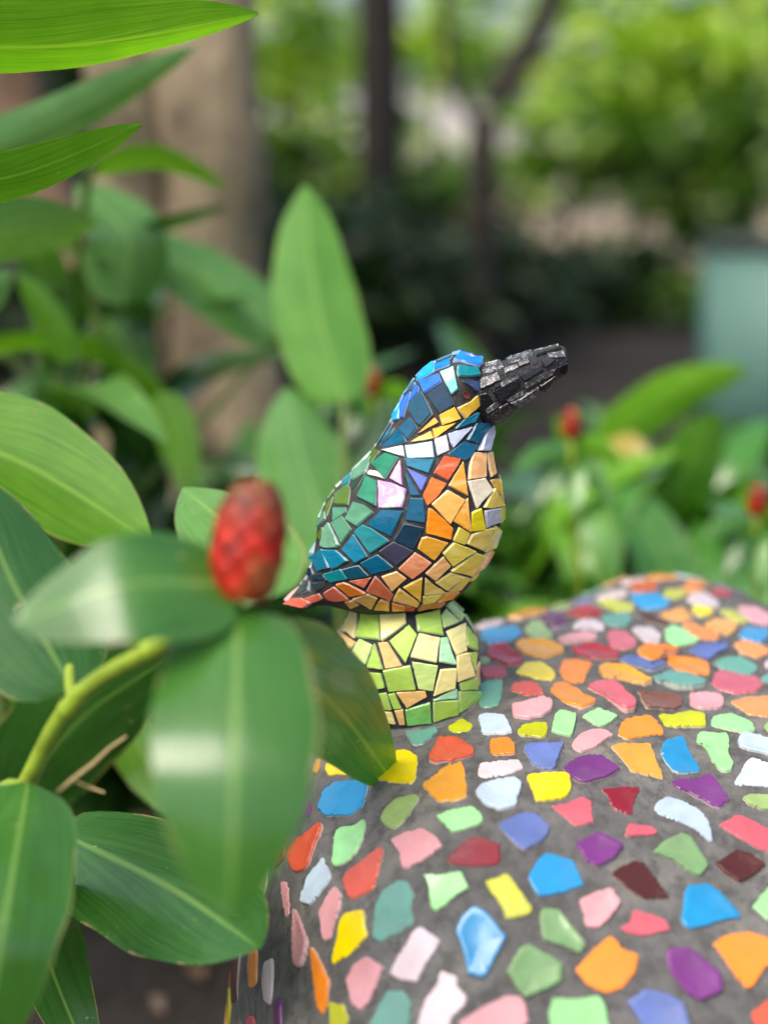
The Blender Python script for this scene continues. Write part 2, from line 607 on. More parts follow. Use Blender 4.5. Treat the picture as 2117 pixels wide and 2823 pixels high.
# ------------------------------------------------------------------ tiles
HEX = dict(R=(216, 88, 62), Y=(250, 226, 5), B=(34, 150, 208), O=(240, 168, 56), OR=(252, 146, 34), P=(230, 165, 170), PW=(236, 216, 222),
           LB=(196, 216, 232), LG=(160, 228, 152), SG=(156, 184, 112), TG=(106, 166, 150), MR=(140, 24, 40), BR=(84, 34, 26), BN=(130, 80, 56),
           PU=(118, 52, 124), SB=(104, 124, 188), CR=(214, 98, 110), GR=(196, 200, 30), GG=(124, 166, 108), RD=(186, 18, 42), PE=(250, 160, 80))
C3, C4, C5 = (680, 2000, 2.304), (1250, 1560, 1.9135), (1350, 2100, 2.163)
MT = [
 (C3, 'TG', [(985,20),(1040,8),(1200,5),(1222,38),(1120,128),(1055,135)]),
 (C3, 'R', [(1150,215),(1215,85),(1335,80),(1440,140),(1455,185),(1380,215),(1200,255),(1155,240)]),
 (C3, 'Y', [(495,260),(540,215),(640,190),(720,250),(715,305),(515,325)]),
 (C3, 'Y', [(780,340),(860,180),(1005,150),(1090,195),(1080,340),(1050,382),(930,370)]),
 (C3, 'O', [(1105,385),(1240,280),(1370,240),(1395,310),(1405,460),(1345,485),(1210,495)]),
 (C3, 'B', [(460,540),(500,420),(570,360),(770,350),(780,390),(745,520),(660,580),(500,590)]),
 (C3, 'SG', [(845,590),(880,520),(960,455),(1080,435),(1105,465),(1060,530),(1000,620),(960,660),(915,665),(860,625)]),
 (C3, 'LG', [(1195,580),(1290,540),(1430,515),(1490,560),(1510,610),(1470,645),(1300,690)]),
 (C3, 'P', [(915,740),(1000,685),(1130,655),(1215,710),(1253,770),(1140,850),(1005,925),(978,890),(975,820)]),
 (C3, 'MR', [(1265,860),(1340,770),(1430,705),(1500,710),(1615,760),(1615,870),(1590,895),(1430,905),(1290,890)]),
 (C3, 'R', [(260,820),(290,750),(480,610),(497,650),(440,770),(405,880),(370,930),(310,940),(270,870)]),
 (C3, 'LG', [(540,880),(560,690),(590,645),(690,630),(750,590),(763,620),(745,730),(700,820),(620,890),(560,905)]),
 (C3, 'R', [(605,980),(640,930),(860,765),(877,790),(845,950),(810,1050),(670,1115),(640,1090)]),
 (C3, 'LB', [(345,1130),(390,960),(490,828),(545,955),(520,1010),(410,1150)]),
 (C3, 'P', [(460,1190),(510,1090),(570,1015),(615,1075),(600,1170),(560,1270),(540,1360),(500,1380),(480,1340),(470,1230)]),
 (C3, 'Y', [(545,1500),(600,1240),(640,1185),(750,1165),(775,1340),(660,1460),(550,1530)]),
 (C3, 'TG', [(800,1360),(815,1150),(860,1050),(960,980),(1020,980),(1075,1075),(1050,1140),(1068,1260),(990,1320),(850,1390)]),
 (C3, 'LG', [(1120,945),(1230,950),(1370,925),(1420,1040),(1340,1080),(1265,1150),(1200,1190),(1165,1160),(1150,1010)]),
 (C3, 'B', [(1320,1310),(1360,1210),(1440,1140),(1520,1175),(1660,1340),(1580,1480),(1530,1600),(1490,1620),(1400,1590),(1375,1440)]),
 (C3, 'PW', [(905,1580),(940,1500),(1060,1300),(1110,1270),(1240,1365),(1200,1440),(1140,1520),(1085,1640),(960,1620)]),
 (C3, 'P', [(635,1615),(690,1510),(770,1460),(880,1535),(840,1640),(780,1770),(725,1820),(670,1780),(650,1680)]),
 (C3, 'TG', [(780,1896),(840,1770),(900,1670),(1000,1680),(1060,1760),(1040,1920),(990,2000),(800,2000)]),
 (C3, 'PW', [(1080,1900),(1130,1740),(1220,1620),(1230,1550),(1340,1590),(1335,1650),(1405,1730),(1390,1780),(1310,1850),(1270,1980),(1110,2000)]),
 (C3, 'P', [(1330,1890),(1450,1810),(1650,1710),(1740,1715),(1780,1780),(1800,1880),(1700,1960),(1400,1960)]),
 (C3, 'P', [(220,985),(260,990),(270,1080),(275,1200),(255,1230),(235,1130)]),
 (C3, 'P', [(300,1150),(330,1190),(400,1380),(375,1500),(345,1550),(315,1530),(297,1430)]),
 (C3, 'OR', [(420,1395),(450,1440),(535,1620),(520,1790),(485,1850),(455,1800),(430,1600)]),
 (C3, 'GR', [(530,1750),(580,1770),(620,1765),(655,1860),(620,1960),(530,1980)]),
 (C3, 'PU', [(370,580),(385,500),(415,470),(422,540),(400,585)]),
 (C3, 'O', [(420,300),(440,230),(475,200),(472,260),(445,310)]),
 (C4, 'OR', [(185,965),(195,915),(290,905),(325,940),(330,1000),(205,1005)]),
 (C4, 'PW', [(125,1085),(135,1045),(350,1020),(375,1070),(270,1110),(165,1125),(125,1110)]),
 (C4, 'R', [(925,130),(935,95),(1060,85),(1080,125),(960,145)]),
 (C4, 'PW', [(740,170),(840,130),(920,125),(900,170),(760,185)]),
 (C4, 'GR', [(1100,165),(1115,125),(1210,130),(1235,155),(1170,180)]),
 (C4, 'OR', [(1175,125),(1240,110),(1330,140),(1250,150)]),
 (C4, 'B', [(925,160),(1080,155),(1150,200),(1110,230),(1010,235),(940,195)]),
 (C4, 'PW', [(1220,185),(1250,145),(1330,140),(1400,190),(1400,225),(1300,215)]),
 (C4, 'GR', [(755,195),(830,180),(950,205),(955,240),(870,250),(780,215)]),
 (C4, 'Y', [(1245,240),(1265,210),(1360,235),(1370,265),(1300,275)]),
 (C4, 'O', [(1075,260),(1120,240),(1210,215),(1265,280),(1200,300),(1110,280)]),
 (C4, 'GR', [(1395,235),(1470,235),(1565,300),(1530,310),(1440,280)]),
 (C4, 'P', [(1490,220),(1590,225),(1659,260),(1720,300),(1640,320),(1540,290)]),
 (C4, 'RD', [(585,260),(690,215),(790,245),(780,265),(680,280)]),
 (C4, 'O', [(280,285),(380,245),(500,225),(490,250),(350,290)]),
 (C4, 'SG', [(495,230),(560,200),(640,205),(590,235)]),
 (C4, 'SB', [(630,195),(720,175),(740,190),(650,205)]),
 (C4, 'PU', [(445,280),(510,260),(590,265),(605,310),(540,340),(480,310)]),
 (C4, 'TG', [(770,285),(830,260),(910,250),(950,290),(910,325),(820,325)]),
 (C4, 'BR', [(965,255),(1020,260),(1140,310),(1120,325),(1020,300)]),
 (C4, 'P', [(540,395),(600,368),(700,352),(770,375),(740,400),(590,420)]),
 (C4, 'PW', [(620,335),(660,295),(740,285),(800,315),(795,345),(690,342)]),
 (C4, 'PW', [(110,330),(150,300),(260,285),(275,300),(180,340)]),
 (C4, 'B', [(130,370),(170,345),(340,325),(370,360),(310,400),(180,420)]),
 (C4, 'SG', [(365,340),(410,310),(470,310),(530,370),(510,395),(420,395)]),
 (C4, 'CR', [(800,360),(830,340),(910,345),(970,395),(960,430),(890,450),(820,430)]),
 (C4, 'PW', [(930,340),(960,320),(1050,325),(1100,370),(1090,410),(1030,425),(980,390)]),
 (C4, 'LG', [(1105,350),(1150,330),(1200,345),(1300,395),(1280,415),(1170,430),(1115,400)]),
 (C4, 'OR', [(1195,320),(1250,310),(1360,345),(1410,385),(1380,400),(1290,390)]),
 (C4, 'O', [(1315,312),(1370,280),(1480,300),(1500,325),(1450,375),(1385,350)]),
 (C4, 'B', [(1495,365),(1540,325),(1659,330),(1680,360),(1620,415),(1520,395)]),
 (C4, 'PE', [(1470,415),(1530,400),(1640,430),(1680,460),(1600,495),(1510,470)]),
 (C4, 'RD', [(165,480),(185,425),(265,415),(310,450),(375,495),(350,525),(290,530)]),
 (C4, 'O', [(315,420),(350,395),(470,395),(580,430),(590,460),(490,495),(370,470)]),
 (C4, 'RD', [(610,440),(690,415),(740,415),(840,445),(885,470),(870,495),(760,500),(650,475)]),
 (C4, 'OR', [(960,450),(1010,425),(1130,425),(1190,460),(1160,490),(1030,500),(980,480)]),
 (C4, 'SB', [(1225,455),(1290,420),(1440,415),(1445,445),(1390,465),(1340,505),(1290,490)]),
 (C4, 'SB', [(865,500),(910,480),(1000,495),(1100,535),(1120,560),(1050,565),(940,530)]),
 (C4, 'OR', [(1115,500),(1180,490),(1290,500),(1340,530),(1355,580),(1280,580),(1170,555)]),
 (C4, 'TG', [(1360,520),(1410,485),(1510,475),(1600,530),(1600,565),(1550,585),(1440,570)]),
 (C4, 'PW', [(1630,520),(1659,500),(1720,500),(1720,550),(1650,545)]),
 (C4, 'TG', [(1610,600),(1659,570),(1720,580),(1720,620),(1650,625)]),
 (C4, 'RD', [(140,545),(175,530),(260,530),(290,570),(240,595),(150,595)]),
 (C4, 'SG', [(135,490),(180,485),(200,510),(150,530)]),
 (C4, 'Y', [(320,565),(370,510),(460,505),(520,545),(545,585),(520,610),(430,600)]),
 (C4, 'OR', [(555,540),(575,495),(640,490),(740,515),(710,560),(690,620),(640,625),(565,590)]),
 (C4, 'O', [(755,545),(790,525),(900,530),(1000,580),(1055,630),(1010,640),(900,610),(780,590)]),
 (C4, 'TG', [(1025,578),(1120,573),(1230,580),(1320,610),(1335,635),(1260,660),(1160,655),(1075,622)]),
 (C4, 'CR', [(1350,625),(1370,570),(1420,560),(1500,585),(1600,600),(1640,640),(1600,670),(1480,680),(1400,660)]),
 (C4, 'TG', [(130,740),(125,640),(180,610),(265,610),(260,660),(240,740),(160,755)]),
 (C4, 'R', [(295,660),(310,620),(410,615),(440,625),(485,680),(380,690)]),
 (C4, 'OR', [(500,660),(530,620),(580,615),(660,660),(690,690),(760,720),(740,740),(670,765),(570,720)]),
 (C4, 'CR', [(695,650),(740,625),(850,615),(890,640),(960,730),(960,775),(910,785),(850,740),(790,690)]),
 (C4, 'BN', [(960,660),(1010,670),(1100,680),(1205,690),(1210,740),(1170,765),(1080,760),(1010,760)]),
 (C4, 'P', [(1235,680),(1330,670),(1420,690),(1430,740),(1400,760),(1300,765),(1240,740)]),
 (C4, 'PE', [(1450,720),(1530,695),(1659,690),(1720,700),(1720,800),(1659,805),(1550,790)]),
 (C4, 'P', [(300,740),(380,720),(480,695),(530,720),(520,765),(470,800),(380,815),(310,805)]),
 (C4, 'LB', [(125,790),(170,775),(270,785),(290,820),(315,885),(270,895),(150,895)]),
 (C4, 'LG', [(510,880),(530,790),(560,765),(650,785),(640,850),(620,910),(560,895)]),
 (C4, 'LG', [(670,800),(760,750),(870,800),(800,850),(770,855)]),
 (C4, 'GR', [(330,880),(360,845),(440,825),(495,825),(500,870),(485,910),(350,905)]),
 (C4, 'GR', [(1070,785),(1150,795),(1250,775),(1330,790),(1335,855),(1220,860),(1110,850)]),
 (C4, 'OR', [(860,900),(870,850),(900,810),(1020,790),(1060,810),(1110,870),(1110,895),(1010,905),(910,925)]),
 (C4, 'LG', [(1350,845),(1360,795),(1460,780),(1580,840),(1595,880),(1520,890),(1420,865)]),
 (C4, 'SG', [(1630,850),(1650,825),(1720,810),(1720,880),(1660,885)]),
 (C4, 'P', [(615,950),(660,890),(730,860),(800,865),(850,900),(790,930),(750,965),(670,990),(640,980)]),
 (C4, 'SB', [(360,960),(410,940),(585,935),(560,1000),(530,1085),(470,1085),(410,1050)]),
 (C4, 'GR', [(-35,850),(0,835),(45,805),(108,840),(90,870),(30,885),(-10,880)]),
 (C4, 'PU', [(570,1070),(650,1015),(780,1005),(885,1080),(820,1120),(690,1155),(640,1140)]),
 (C4, 'O', [(820,955),(870,940),(1040,935),(1060,990),(1110,1135),(1060,1120),(930,1090),(890,1030)]),
 (C4, 'B', [(1085,970),(1110,920),(1210,890),(1235,960),(1305,1075),(1300,1090),(1200,1105),(1150,1090),(1100,1020)]),
 (C4, 'LG', [(1270,930),(1290,880),(1440,885),(1455,920),(1450,1000),(1480,1050),(1465,1090),(1430,1100),(1390,1080),(1320,960)]),
 (C4, 'LB', [(1490,920),(1520,885),(1659,920),(1720,940),(1720,1010),(1659,1005),(1500,960)]),
 (C4, 'LB', [(1475,1145),(1540,1030),(1570,1010),(1659,1040),(1720,1060),(1720,1180),(1600,1165),(1480,1160)]),
 (C5, 'LB', [(-95,185),(-60,140),(20,115),(150,95),(197,130),(160,275),(55,300),(-40,260)]),
 (C5, 'GR', [(-36,708),(100,660),(130,690),(260,890),(240,920),(95,950),(70,870),(-10,760)]),
 (C5, 'PU', [(1075,115),(1110,105),(1220,115),(1310,75),(1350,110),(1435,240),(1370,290),(1300,265),(1180,190),(1100,155)]),
 (C5, 'Y', [(210,95),(250,85),(450,75),(480,90),(490,170),(460,220),(380,240),(270,245),(250,180)]),
 (C5, 'MR', [(655,165),(780,150),(895,155),(850,280),(850,325),(820,325),(730,285),(700,210)]),
 (C5, 'CR', [(355,265),(450,255),(550,210),(610,240),(610,310),(625,365),(510,393),(450,340)]),
 (C5, 'LB', [(970,285),(985,240),(1050,205),(1120,225),(1250,290),(1310,360),(1332,480),(1310,485),(1230,410),(1150,370),(1000,315)]),
 (C5, 'SG', [(1495,220),(1540,200),(1659,200),(1750,220),(1720,290),(1620,295),(1530,260)]),
 (C5, 'CR', [(1350,380),(1460,315),(1540,340),(1659,400),(1750,450),(1750,560),(1659,550),(1550,500),(1430,430)]),
 (C5, 'SB', [(40,375),(170,305),(260,300),(360,380),(355,430),(300,490),(200,538),(150,500),(90,440)]),
 (C5, 'CR', [(800,455),(815,375),(960,385),(1005,420),(985,440),(900,450)]),
 (C5, 'PU', [(498,490),(640,420),(800,500),(740,590),(640,638),(560,600),(545,550)]),
 (C5, 'GG', [(960,540),(1020,480),(1130,430),(1190,450),(1250,540),(1305,630),(1250,695),(1190,670),(1100,600)]),
 (C5, 'BR', [(1335,610),(1400,570),(1465,525),(1560,555),(1650,620),(1580,680),(1490,735),(1400,680)]),
 (C5, 'B', [(220,690),(290,570),(340,540),(500,585),(570,740),(440,790),(290,810),(250,760)]),
 (C5, 'BR', [(705,670),(780,620),(860,585),(920,600),(990,700),(1075,825),(910,830),(800,755)]),
 (C5, 'P', [(525,825),(620,780),(720,750),(785,840),(720,930),(650,1000),(575,995),(545,890)]),
 (C5, 'B', [(1130,960),(1150,770),(1180,735),(1290,730),(1390,800),(1480,890),(1505,940),(1400,950),(1280,990),(1180,1010)]),
 (C5, 'LG', [(1555,870),(1659,740),(1740,700),(1760,960),(1659,955)]),
 (C5, 'GG', [(290,910),(310,870),(410,880),(470,960),(580,1100),(540,1160),(440,1110),(310,1070),(300,1000)]),
 (C5, 'CR', [(765,990),(830,960),(850,880),(960,910),(1055,950),(1080,1010),(910,1045),(820,1030)]),
 (C5, 'OR', [(500,1245),(600,1130),(710,1035),(750,1060),(780,1110),(890,1150),(870,1260),(790,1360),(690,1390),(580,1340)]),
 (C5, 'GG', [(90,1250),(180,1100),(230,1080),(440,1200),(430,1310),(350,1360),(200,1420)]),
 (C5, 'PU', [(1040,1150),(1060,1105),(1180,1105),(1380,1260),(1390,1380),(1250,1440),(1170,1390),(1060,1250)]),
 (C5, 'OR', [(1315,1085),(1400,1030),(1540,1010),(1659,1050),(1740,1100),(1740,1210),(1640,1230),(1560,1360),(1520,1365),(1400,1200)]),
 (C5, 'LG', [(340,1500),(370,1400),(500,1410),(650,1390),(690,1450),(720,1600),(560,1640),(360,1640)]),
 (C5, 'SB', [(805,1430),(910,1350),(1060,1380),(1160,1440),(1200,1600),(1100,1640),(920,1600)]),
 (C5, 'R', [(1550,1500),(1659,1410),(1750,1380),(1750,1650),(1600,1640)]),
]


def outline(poly, jag, step, rnd, rng):
    """resample a polygon: corners cut round, edges broken a little"""
    n = len(poly)
    P = [Vector(p) for p in poly]
    pts = []
    for i in range(n):
        a, b_, c = P[i - 1], P[i], P[(i + 1) % n]
        ea, ec = (a - b_), (c - b_)
        r = min(rnd, 0.32 * ea.length, 0.32 * ec.length)
        p1, p2 = b_ + ea.normalized() * r, b_ + ec.normalized() * r
        pts += [p1, p1 * 0.25 + b_ * 0.5 + p2 * 0.25, p2]
    out = []
    m = len(pts)
    for i in range(m):
        a, b_ = pts[i], pts[(i + 1) % m]
        out.append(a)
        k = int((b_ - a).length // step)
        nr = Vector((-(b_ - a).y, (b_ - a).x))
        if nr.length > 0:
            nr.normalize()
        for j in range(1, k + 1):
            out.append(a + (b_ - a) * (j / (k + 1)) + nr * rng.gauss(0, jag))
    return out


def cast(bv, u, v):
    d = ray(u, v)
    loc, nrm, _, _ = bv.ray_cast(C_POS, d, 10.0)
    if loc is None:
        return None, None
    if nrm.dot(d) > 0:
        nrm = -nrm
    return loc, nrm


def area_ccw(pts):
    return sum(a.x * b_.y - b_.x * a.y for a, b_ in zip(pts, pts[1:] + pts[:1]))


def tile_mesh(name, rings, heights, normal, parent, origin, mats, top_smooth, edge_rings=1):
    """rings of 3-D points from the outline inwards (last = one centre point); each is lifted along the tile's normal"""
    verts, faces, mi, sm = [], [], [], []
    n = len(rings[0][0])
    for pts, h in zip((r[0] for r in rings), heights):
        for p in pts:
            verts.append(p + normal * h - origin)
    k = len(rings)
    for j in range(k - 2):
        for i in range(n):
            a, b_ = j * n + i, j * n + (i + 1) % n
            faces.append((a, b_, b_ + n, a + n))
            mi.append(1 if j < edge_rings else 0)
            sm.append(top_smooth or j < edge_rings)
    c = (k - 1) * n
    for i in range(n):
        faces.append(((k - 2) * n + i, (k - 2) * n + (i + 1) % n, c))
        mi.append(0)
        sm.append(top_smooth)
    return obj(name, verts, faces, mats, parent, sm, mi)


def make_tile(name, poly, bv, parent, origin, mats, flat, hts, facs, jag, step, rnd, rng, smooth_top, tilt=0.0, max_stretch=0.05):
    if area_ccw([Vector(p) for p in poly]) > 0:      # image y runs down: turn so faces look at the camera
        poly = poly[::-1]
    ol = outline(poly, jag, step, rnd, rng)
    cen = sum(ol, Vector((0, 0))) / len(ol)
    cl, cn = cast(bv, *cen)
    if cl is None:
        return None
    hit = []
    for p in ol:
        l_, n_ = cast(bv, *p)
        t = 1.0
        while (l_ is None or (l_ - cl).length > max_stretch) and t > 0.3:   # run over the edge of the form: pull back
            t -= 0.06
            q = cen + (p - cen) * t
            l_, n_ = cast(bv, *q)
        if l_ is None:
            return None
        hit.append((l_, n_))
    nrm = (sum((h[1] for h in hit), Vector()) / len(hit) + cn).normalized()
    nrm = (nrm + Vector((rng.gauss(0, tilt), rng.gauss(0, tilt), rng.gauss(0, tilt)))).normalized()
    base = [h[0] for h in hit]
    c0 = sum(base, Vector()) / len(base)
    off = sum(((p - c0).dot(nrm) for p in base), 0.0) / len(base)
    base = [p - nrm * (((p - c0).dot(nrm) - off) * flat) for p in base]
    lift = max(0.0, (cl - c0).dot(nrm)) * flat * 0.6
    c0 = c0 + nrm * ((cl - c0).dot(nrm) * (1 - flat))
    rings = [([c0 + (p - c0) * f for p in base],) for f in facs]
    # inner rings follow the dome of the surface when the tile is not flat
    rings.append(([c0],))
    prot = 0.0                                  # keep the top clear of the form's own swelling
    for f in (0.3, 0.55, 0.8):
        for p, q in zip(ol[::2], base[::2]):
            l_, _ = cast(bv, *(cen + (p - cen) * f))
            if l_ is not None and (l_ - cl).length < max_stretch:
                prot = max(prot, (l_ - (c0 + (q - c0) * f)).dot(nrm))
    lift = min(prot, 0.003)
    hs = [h + (lift if i else 0.0) for i, h in enumerate(hts)]
    return tile_mesh(name, rings, hs, nrm, parent, origin, mats, smooth_top)


rngT = random.Random(11)
tile_pos = []
for crop, cname, poly in MT:
    x0, y0, s = crop
    pp = [(x0 + x / s, y0 + y / s) for x, y in poly]
    pm = (sum(p[0] for p in pp) / len(pp), sum(p[1] for p in pp) / len(pp))
    pp = [(pm[0] + (p[0] - pm[0]) * .975, pm[1] + (p[1] - pm[1]) * .975) for p in pp]
    pool = rngT.uniform(0.0, 1.0)
    th = rngT.uniform(0.0003, 0.0008) + (0.0007 if pool > .68 else 0)
    hts = (-0.003, th * 0.3, th, th + 0.0002, th + 0.0002 - (0.0006 if pool > .68 else 0), th + 0.0002 - (0.0007 if pool > .68 else 0))
    o = make_tile('tile', pp, BV_MOUND, mound, MOUND_LOC, [M_CER, M_CERE], 0.85, hts, (1.0, 0.99, 0.965, 0.93, 0.74), 1.3, 7.0, 5.5, rngT, pool > .68, 0.03)
    if o is None:
        continue
    r_, g_, b_, _ = lin(*HEX[cname])
    j = 0.80 * rngT.uniform(0.9, 1.08)
    o.color = (min(1, r_ * j), min(1, g_ * j), min(1, b_ * j), 1)
    vs_ = [v.co + MOUND_LOC for v in o.data.vertices]
    cen = sum(vs_, Vector()) / len(vs_)
    tile_pos.append((cen, max((v - cen).length for v in vs_)))


def filler_tiles(limit, left_first, joined=False):
    """broken tiles over the rest of the mound, laid straight onto its surface"""
    rng = random.Random(7 if joined else 5 if left_first else 6)
    tri, cum, tot = [], [], 0.0
    for f in MF:
        a, b_, c = MV[f[0]], MV[f[1]], MV[f[2]]
        ar = (b_ - a).cross(c - a).length
        tot += ar
        tri.append(f)
        cum.append(tot)
    import bisect
    made = 0
    jv, jf, jc = [], [], []
    gap = 0.70 if joined else 0.86
    cn = list(HEX)
    for _ in range(40000):
        if made >= limit:
            break
        f = tri[bisect.bisect(cum, rng.uniform(0, tot)) % len(tri)]
        a, b_, d = MV[f[0]], MV[f[1]], MV[f[3]]
        p = a + (b_ - a) * rng.random() + (d - a) * rng.random()
        if p.z < 0.05:
            continue
        if (Vector((p.x - 0.0135, p.y - 0.69))).length < 0.048 and p.z > 0.4:
            continue
        r = rng.uniform(0.011, 0.017)
        if any((p - q).length < r + rq * gap + 0.001 for q, rq in tile_pos):
            continue
        q = p - C_POS                       # the photograph shows where its tiles lie: add none between them in the open
        dep = q.dot(C_FWD)
        u, v = CX + FPX * q.dot(C_RIGHT) / dep, CY - FPX * q.dot(C_UP) / dep
        if left_first and not (600 < u < 930 and 2150 < v < 3000 and p.y < 0.75):
            continue
        if 0 < u < 2117 and 1640 < v < 2823 and p.z > APEX_Z - 0.06 and u > 900:
            continue
        loc, nrm, idx, dist = BV_MOUND.find_nearest(p)
        if nrm.dot(p - Vector((MC.x, MC.y, 0.25))) < 0:
            nrm = -nrm
        t1 = nrm.orthogonal().normalized()
        t2 = nrm.cross(t1)
        k = rng.choice((4, 5, 5, 6))
        a0 = rng.uniform(0, 6.28)
        poly = []
        el = rng.uniform(0.65, 1.0)
        for i in range(k):
            an = a0 + (i + rng.uniform(-0.25, 0.25)) * 6.283 / k
            rr = r * rng.uniform(0.75, 1.1)
            poly.append((math.cos(an) * rr, math.sin(an) * rr * el))
        ol = outline(poly, 0.00015, 0.004, 0.003, rng)
        if area_ccw(ol) < 0:
            ol = ol[::-1]
        base = []
        for w in ol:
            x = p + t1 * w.x + t2 * w.y
            l_, n_, _, _ = BV_MOUND.find_nearest(x)
            base.append(l_ * 0.65 + x * 0.35)
        c0 = sum(base, Vector()) / len(base)
        rings = [([c0 + (x - c0) * fa for x in base],) for fa in (1.0, 0.98, 0.93, 0.85)] + [([c0],)]
        hh = (-0.003, 0.0003, 0.0009, 0.0011, 0.0011)
        if joined:
            k0, nn = len(jv), len(base)
            for rg, h in zip(rings, hh):
                jv += [x + nrm * h - MOUND_LOC for x in rg[0]]
            fc = [(k0 + j * nn + i, k0 + j * nn + (i + 1) % nn, k0 + (j + 1) * nn + (i + 1) % nn, k0 + (j + 1) * nn + i) for j in range(3) for i in range(nn)]
            fc += [(k0 + 3 * nn + i, k0 + 3 * nn + (i + 1) % nn, k0 + 4 * nn) for i in range(nn)]
            cc = lin(*HEX[rng.choice(cn)])
            jf += fc
            jc += [(cc[0] * .8, cc[1] * .8, cc[2] * .8, 1)] * (4 * nn + 1)
            tile_pos.append((p, r))
            made += 1
            continue
        o = tile_mesh('tile', rings, hh, nrm, mound, MOUND_LOC, [M_CER, M_CERE], True)
        cc = lin(*HEX[rng.choice(cn)])
        o.color = (cc[0] * .8, cc[1] * .8, cc[2] * .8, 1)
        tile_pos.append((p, r))
        made += 1


    if joined and jv:
        o = obj('outer_tiles', jv, jf, M_CERV, mound)
        ca = o.data.color_attributes.new('Col', 'FLOAT_COLOR', 'POINT')
        for i, c in enumerate(jc):
            ca.data[i].color = c
        o['kind'] = 'stuff'


filler_tiles(26, True)
filler_tiles(298 - len(tile_pos), False)
filler_tiles(900, False, True)

# ------------------------------------------------------------------ bird on its ball
YB = 0.69
CH, CL, CR_, CT, CB = (1040, 960, 4.608), (840, 1220, 4.608), (1100, 1220, 5.184), (780, 1440, 5.184), (1080, 1440, 5.184)
CK, C2, C1 = (1300, 930, 5.53), (780, 1600, 2.676), (760, 920, 1.929)


def unc(crop, x, y):
    return (crop[0] + x / crop[2], crop[1] + y / crop[2])


def on_plane(crop, x, y, yy=YB):
    return at(*unc(crop, x, y), yy)


ped_axis = on_plane(C2, 925, 600)
BIRD_LOC = Vector((ped_axis.x, YB, APEX_Z - 0.012))
bird = empty('mosaic_bird_statue', BIRD_LOC, 'small mosaic bird with black beak on a green tiled ball', 'statue')

# ball-shaped pedestal: profile read off its right-hand outline
prof = [(1150, 118), (1190, 132), (1245, 165), (1335, 262), (1412, 390), (1440, 500), (1447, 600), (1443, 720), (1432, 820), (1415, 915)]
PP = [on_plane(C2, x, y) for x, y in prof]
PR = [(p.x - ped_axis.x, p.z) for p in PP] + [(0.0335, BIRD_LOC.z - 0.006), (0.032, BIRD_LOC.z - 0.03)]
PR = [(0.0005, PR[0][1] + 0.001)] + PR


def resample(tab, n):
    L_ = [0.0]
    for a, b_ in zip(tab, tab[1:]):
        L_.append(L_[-1] + math.dist(a, b_))
    out = []
    for i in range(n):
        t = L_[-1] * i / (n - 1)
        k = max(j for j in range(len(tab) - 1) if L_[j] <= t + 1e-12)
        f = (t - L_[k]) / max(1e-9, L_[k + 1] - L_[k])
        out.append(tuple(a + (b_ - a) * f for a, b_ in zip(tab[k], tab[k + 1])))
    return out


def revolve(tab, cx, cy, n=72):
    vs_, fs = [], []
    for r, z in tab:
        for i in range(n):
            a = 2 * math.pi * i / n
            vs_.append(Vector((cx + r * math.cos(a), cy + r * math.sin(a), z)))
    for j in range(len(tab) - 1):
        for i in range(n):
            a, b_ = j * n + i, j * n + (i + 1) % n
            fs.append((b_, a, a + n, b_ + n))
    return vs_, fs


pv, pf = revolve(resample(PR, 48), ped_axis.x, YB)
pedestal = obj('pedestal', [v - BIRD_LOC for v in pv], pf, M_GROUT, bird)
pedestal['label'] = 'ball of lime green and cream tiles'
BV_PED = BVHTree.FromPolygons([tuple(v) for v in pv], pf)

# mortar squeezed out round the foot of the ball
def mortar():
    n, m, vs_, fs = 72, 7, [], []
    for i in range(n):
        a = 2 * math.pi * i / n
        w = 0.0034 + 0.0014 * noise.noise(Vector((math.cos(a) * 3, math.sin(a) * 3, 1)))
        for j in range(m):
            t = j / (m - 1)
            r = 0.0325 + (0.0045 + w) * t
            x, y = ped_axis.x + r * math.cos(a), YB + r * math.sin(a)
            hit = BV_MOUND.ray_cast(Vector((x, y, 2)), Vector((0, 0, -1)))[0]
            z = (hit.z if hit else BIRD_LOC.z) + w * 1.3 * (1 - t) ** 1.5 - 0.0012 * (t ** 4)
            vs_.append(Vector((x, y, z)) - BIRD_LOC)
    for i in range(n):
        for j in range(m - 1):
            a, b_ = i * m + j, ((i + 1) % n) * m + j
            fs.append((a, a + 1, b_ + 1, b_))
    obj('mortar_ring', vs_, fs, M_CONC, pedestal)


mortar()

# body: cross-sections between the back outline and the belly outline (crop 1 pixels), with half widths in metres
SEC = [(58, 1432, 66, 1442, .003), (110, 1368, 150, 1458, .011), (170, 1300, 258, 1424, .016), (198, 1195, 345, 1440, .021), (215, 1090, 470, 1468, .027),
       (230, 985, 640, 1474, .033), (272, 890, 800, 1462, .036), (345, 800, 945, 1400, .0378), (420, 728, 1055, 1295, .038), (482, 665, 1150, 1140, .0372),
       (535, 595, 1203, 965, .035), (578, 530, 1196, 810, .0315), (612, 475, 1165, 668, .0275), (640, 415, 1145, 600, .0245), (670, 350, 1152, 545, .0225),
       (712, 275, 1135, 490, .0215), (768, 215, 1110, 420, .0205), (855, 153, 1100, 330, .0185), (955, 113, 1100, 255, .0145), (1035, 122, 1102, 200, .0095), (1085, 148, 1101, 170, .004)]


def smooth_sec(S, n):
    out = []
    m = len(S) - 1
    for i in range(n):
        t = i / (n - 1) * m
        k = min(int(t), m - 1)
        f = t - k
        p = [S[max(0, min(m, k + j - 1))] for j in range(4)]
        out.append(tuple(0.5 * (2 * b_ + (c - a) * f + (2 * a - 5 * b_ + 4 * c - d) * f * f + (3 * b_ - a - 3 * c + d) * f ** 3)
                         for a, b_, c, d in zip(*p)))
    return out


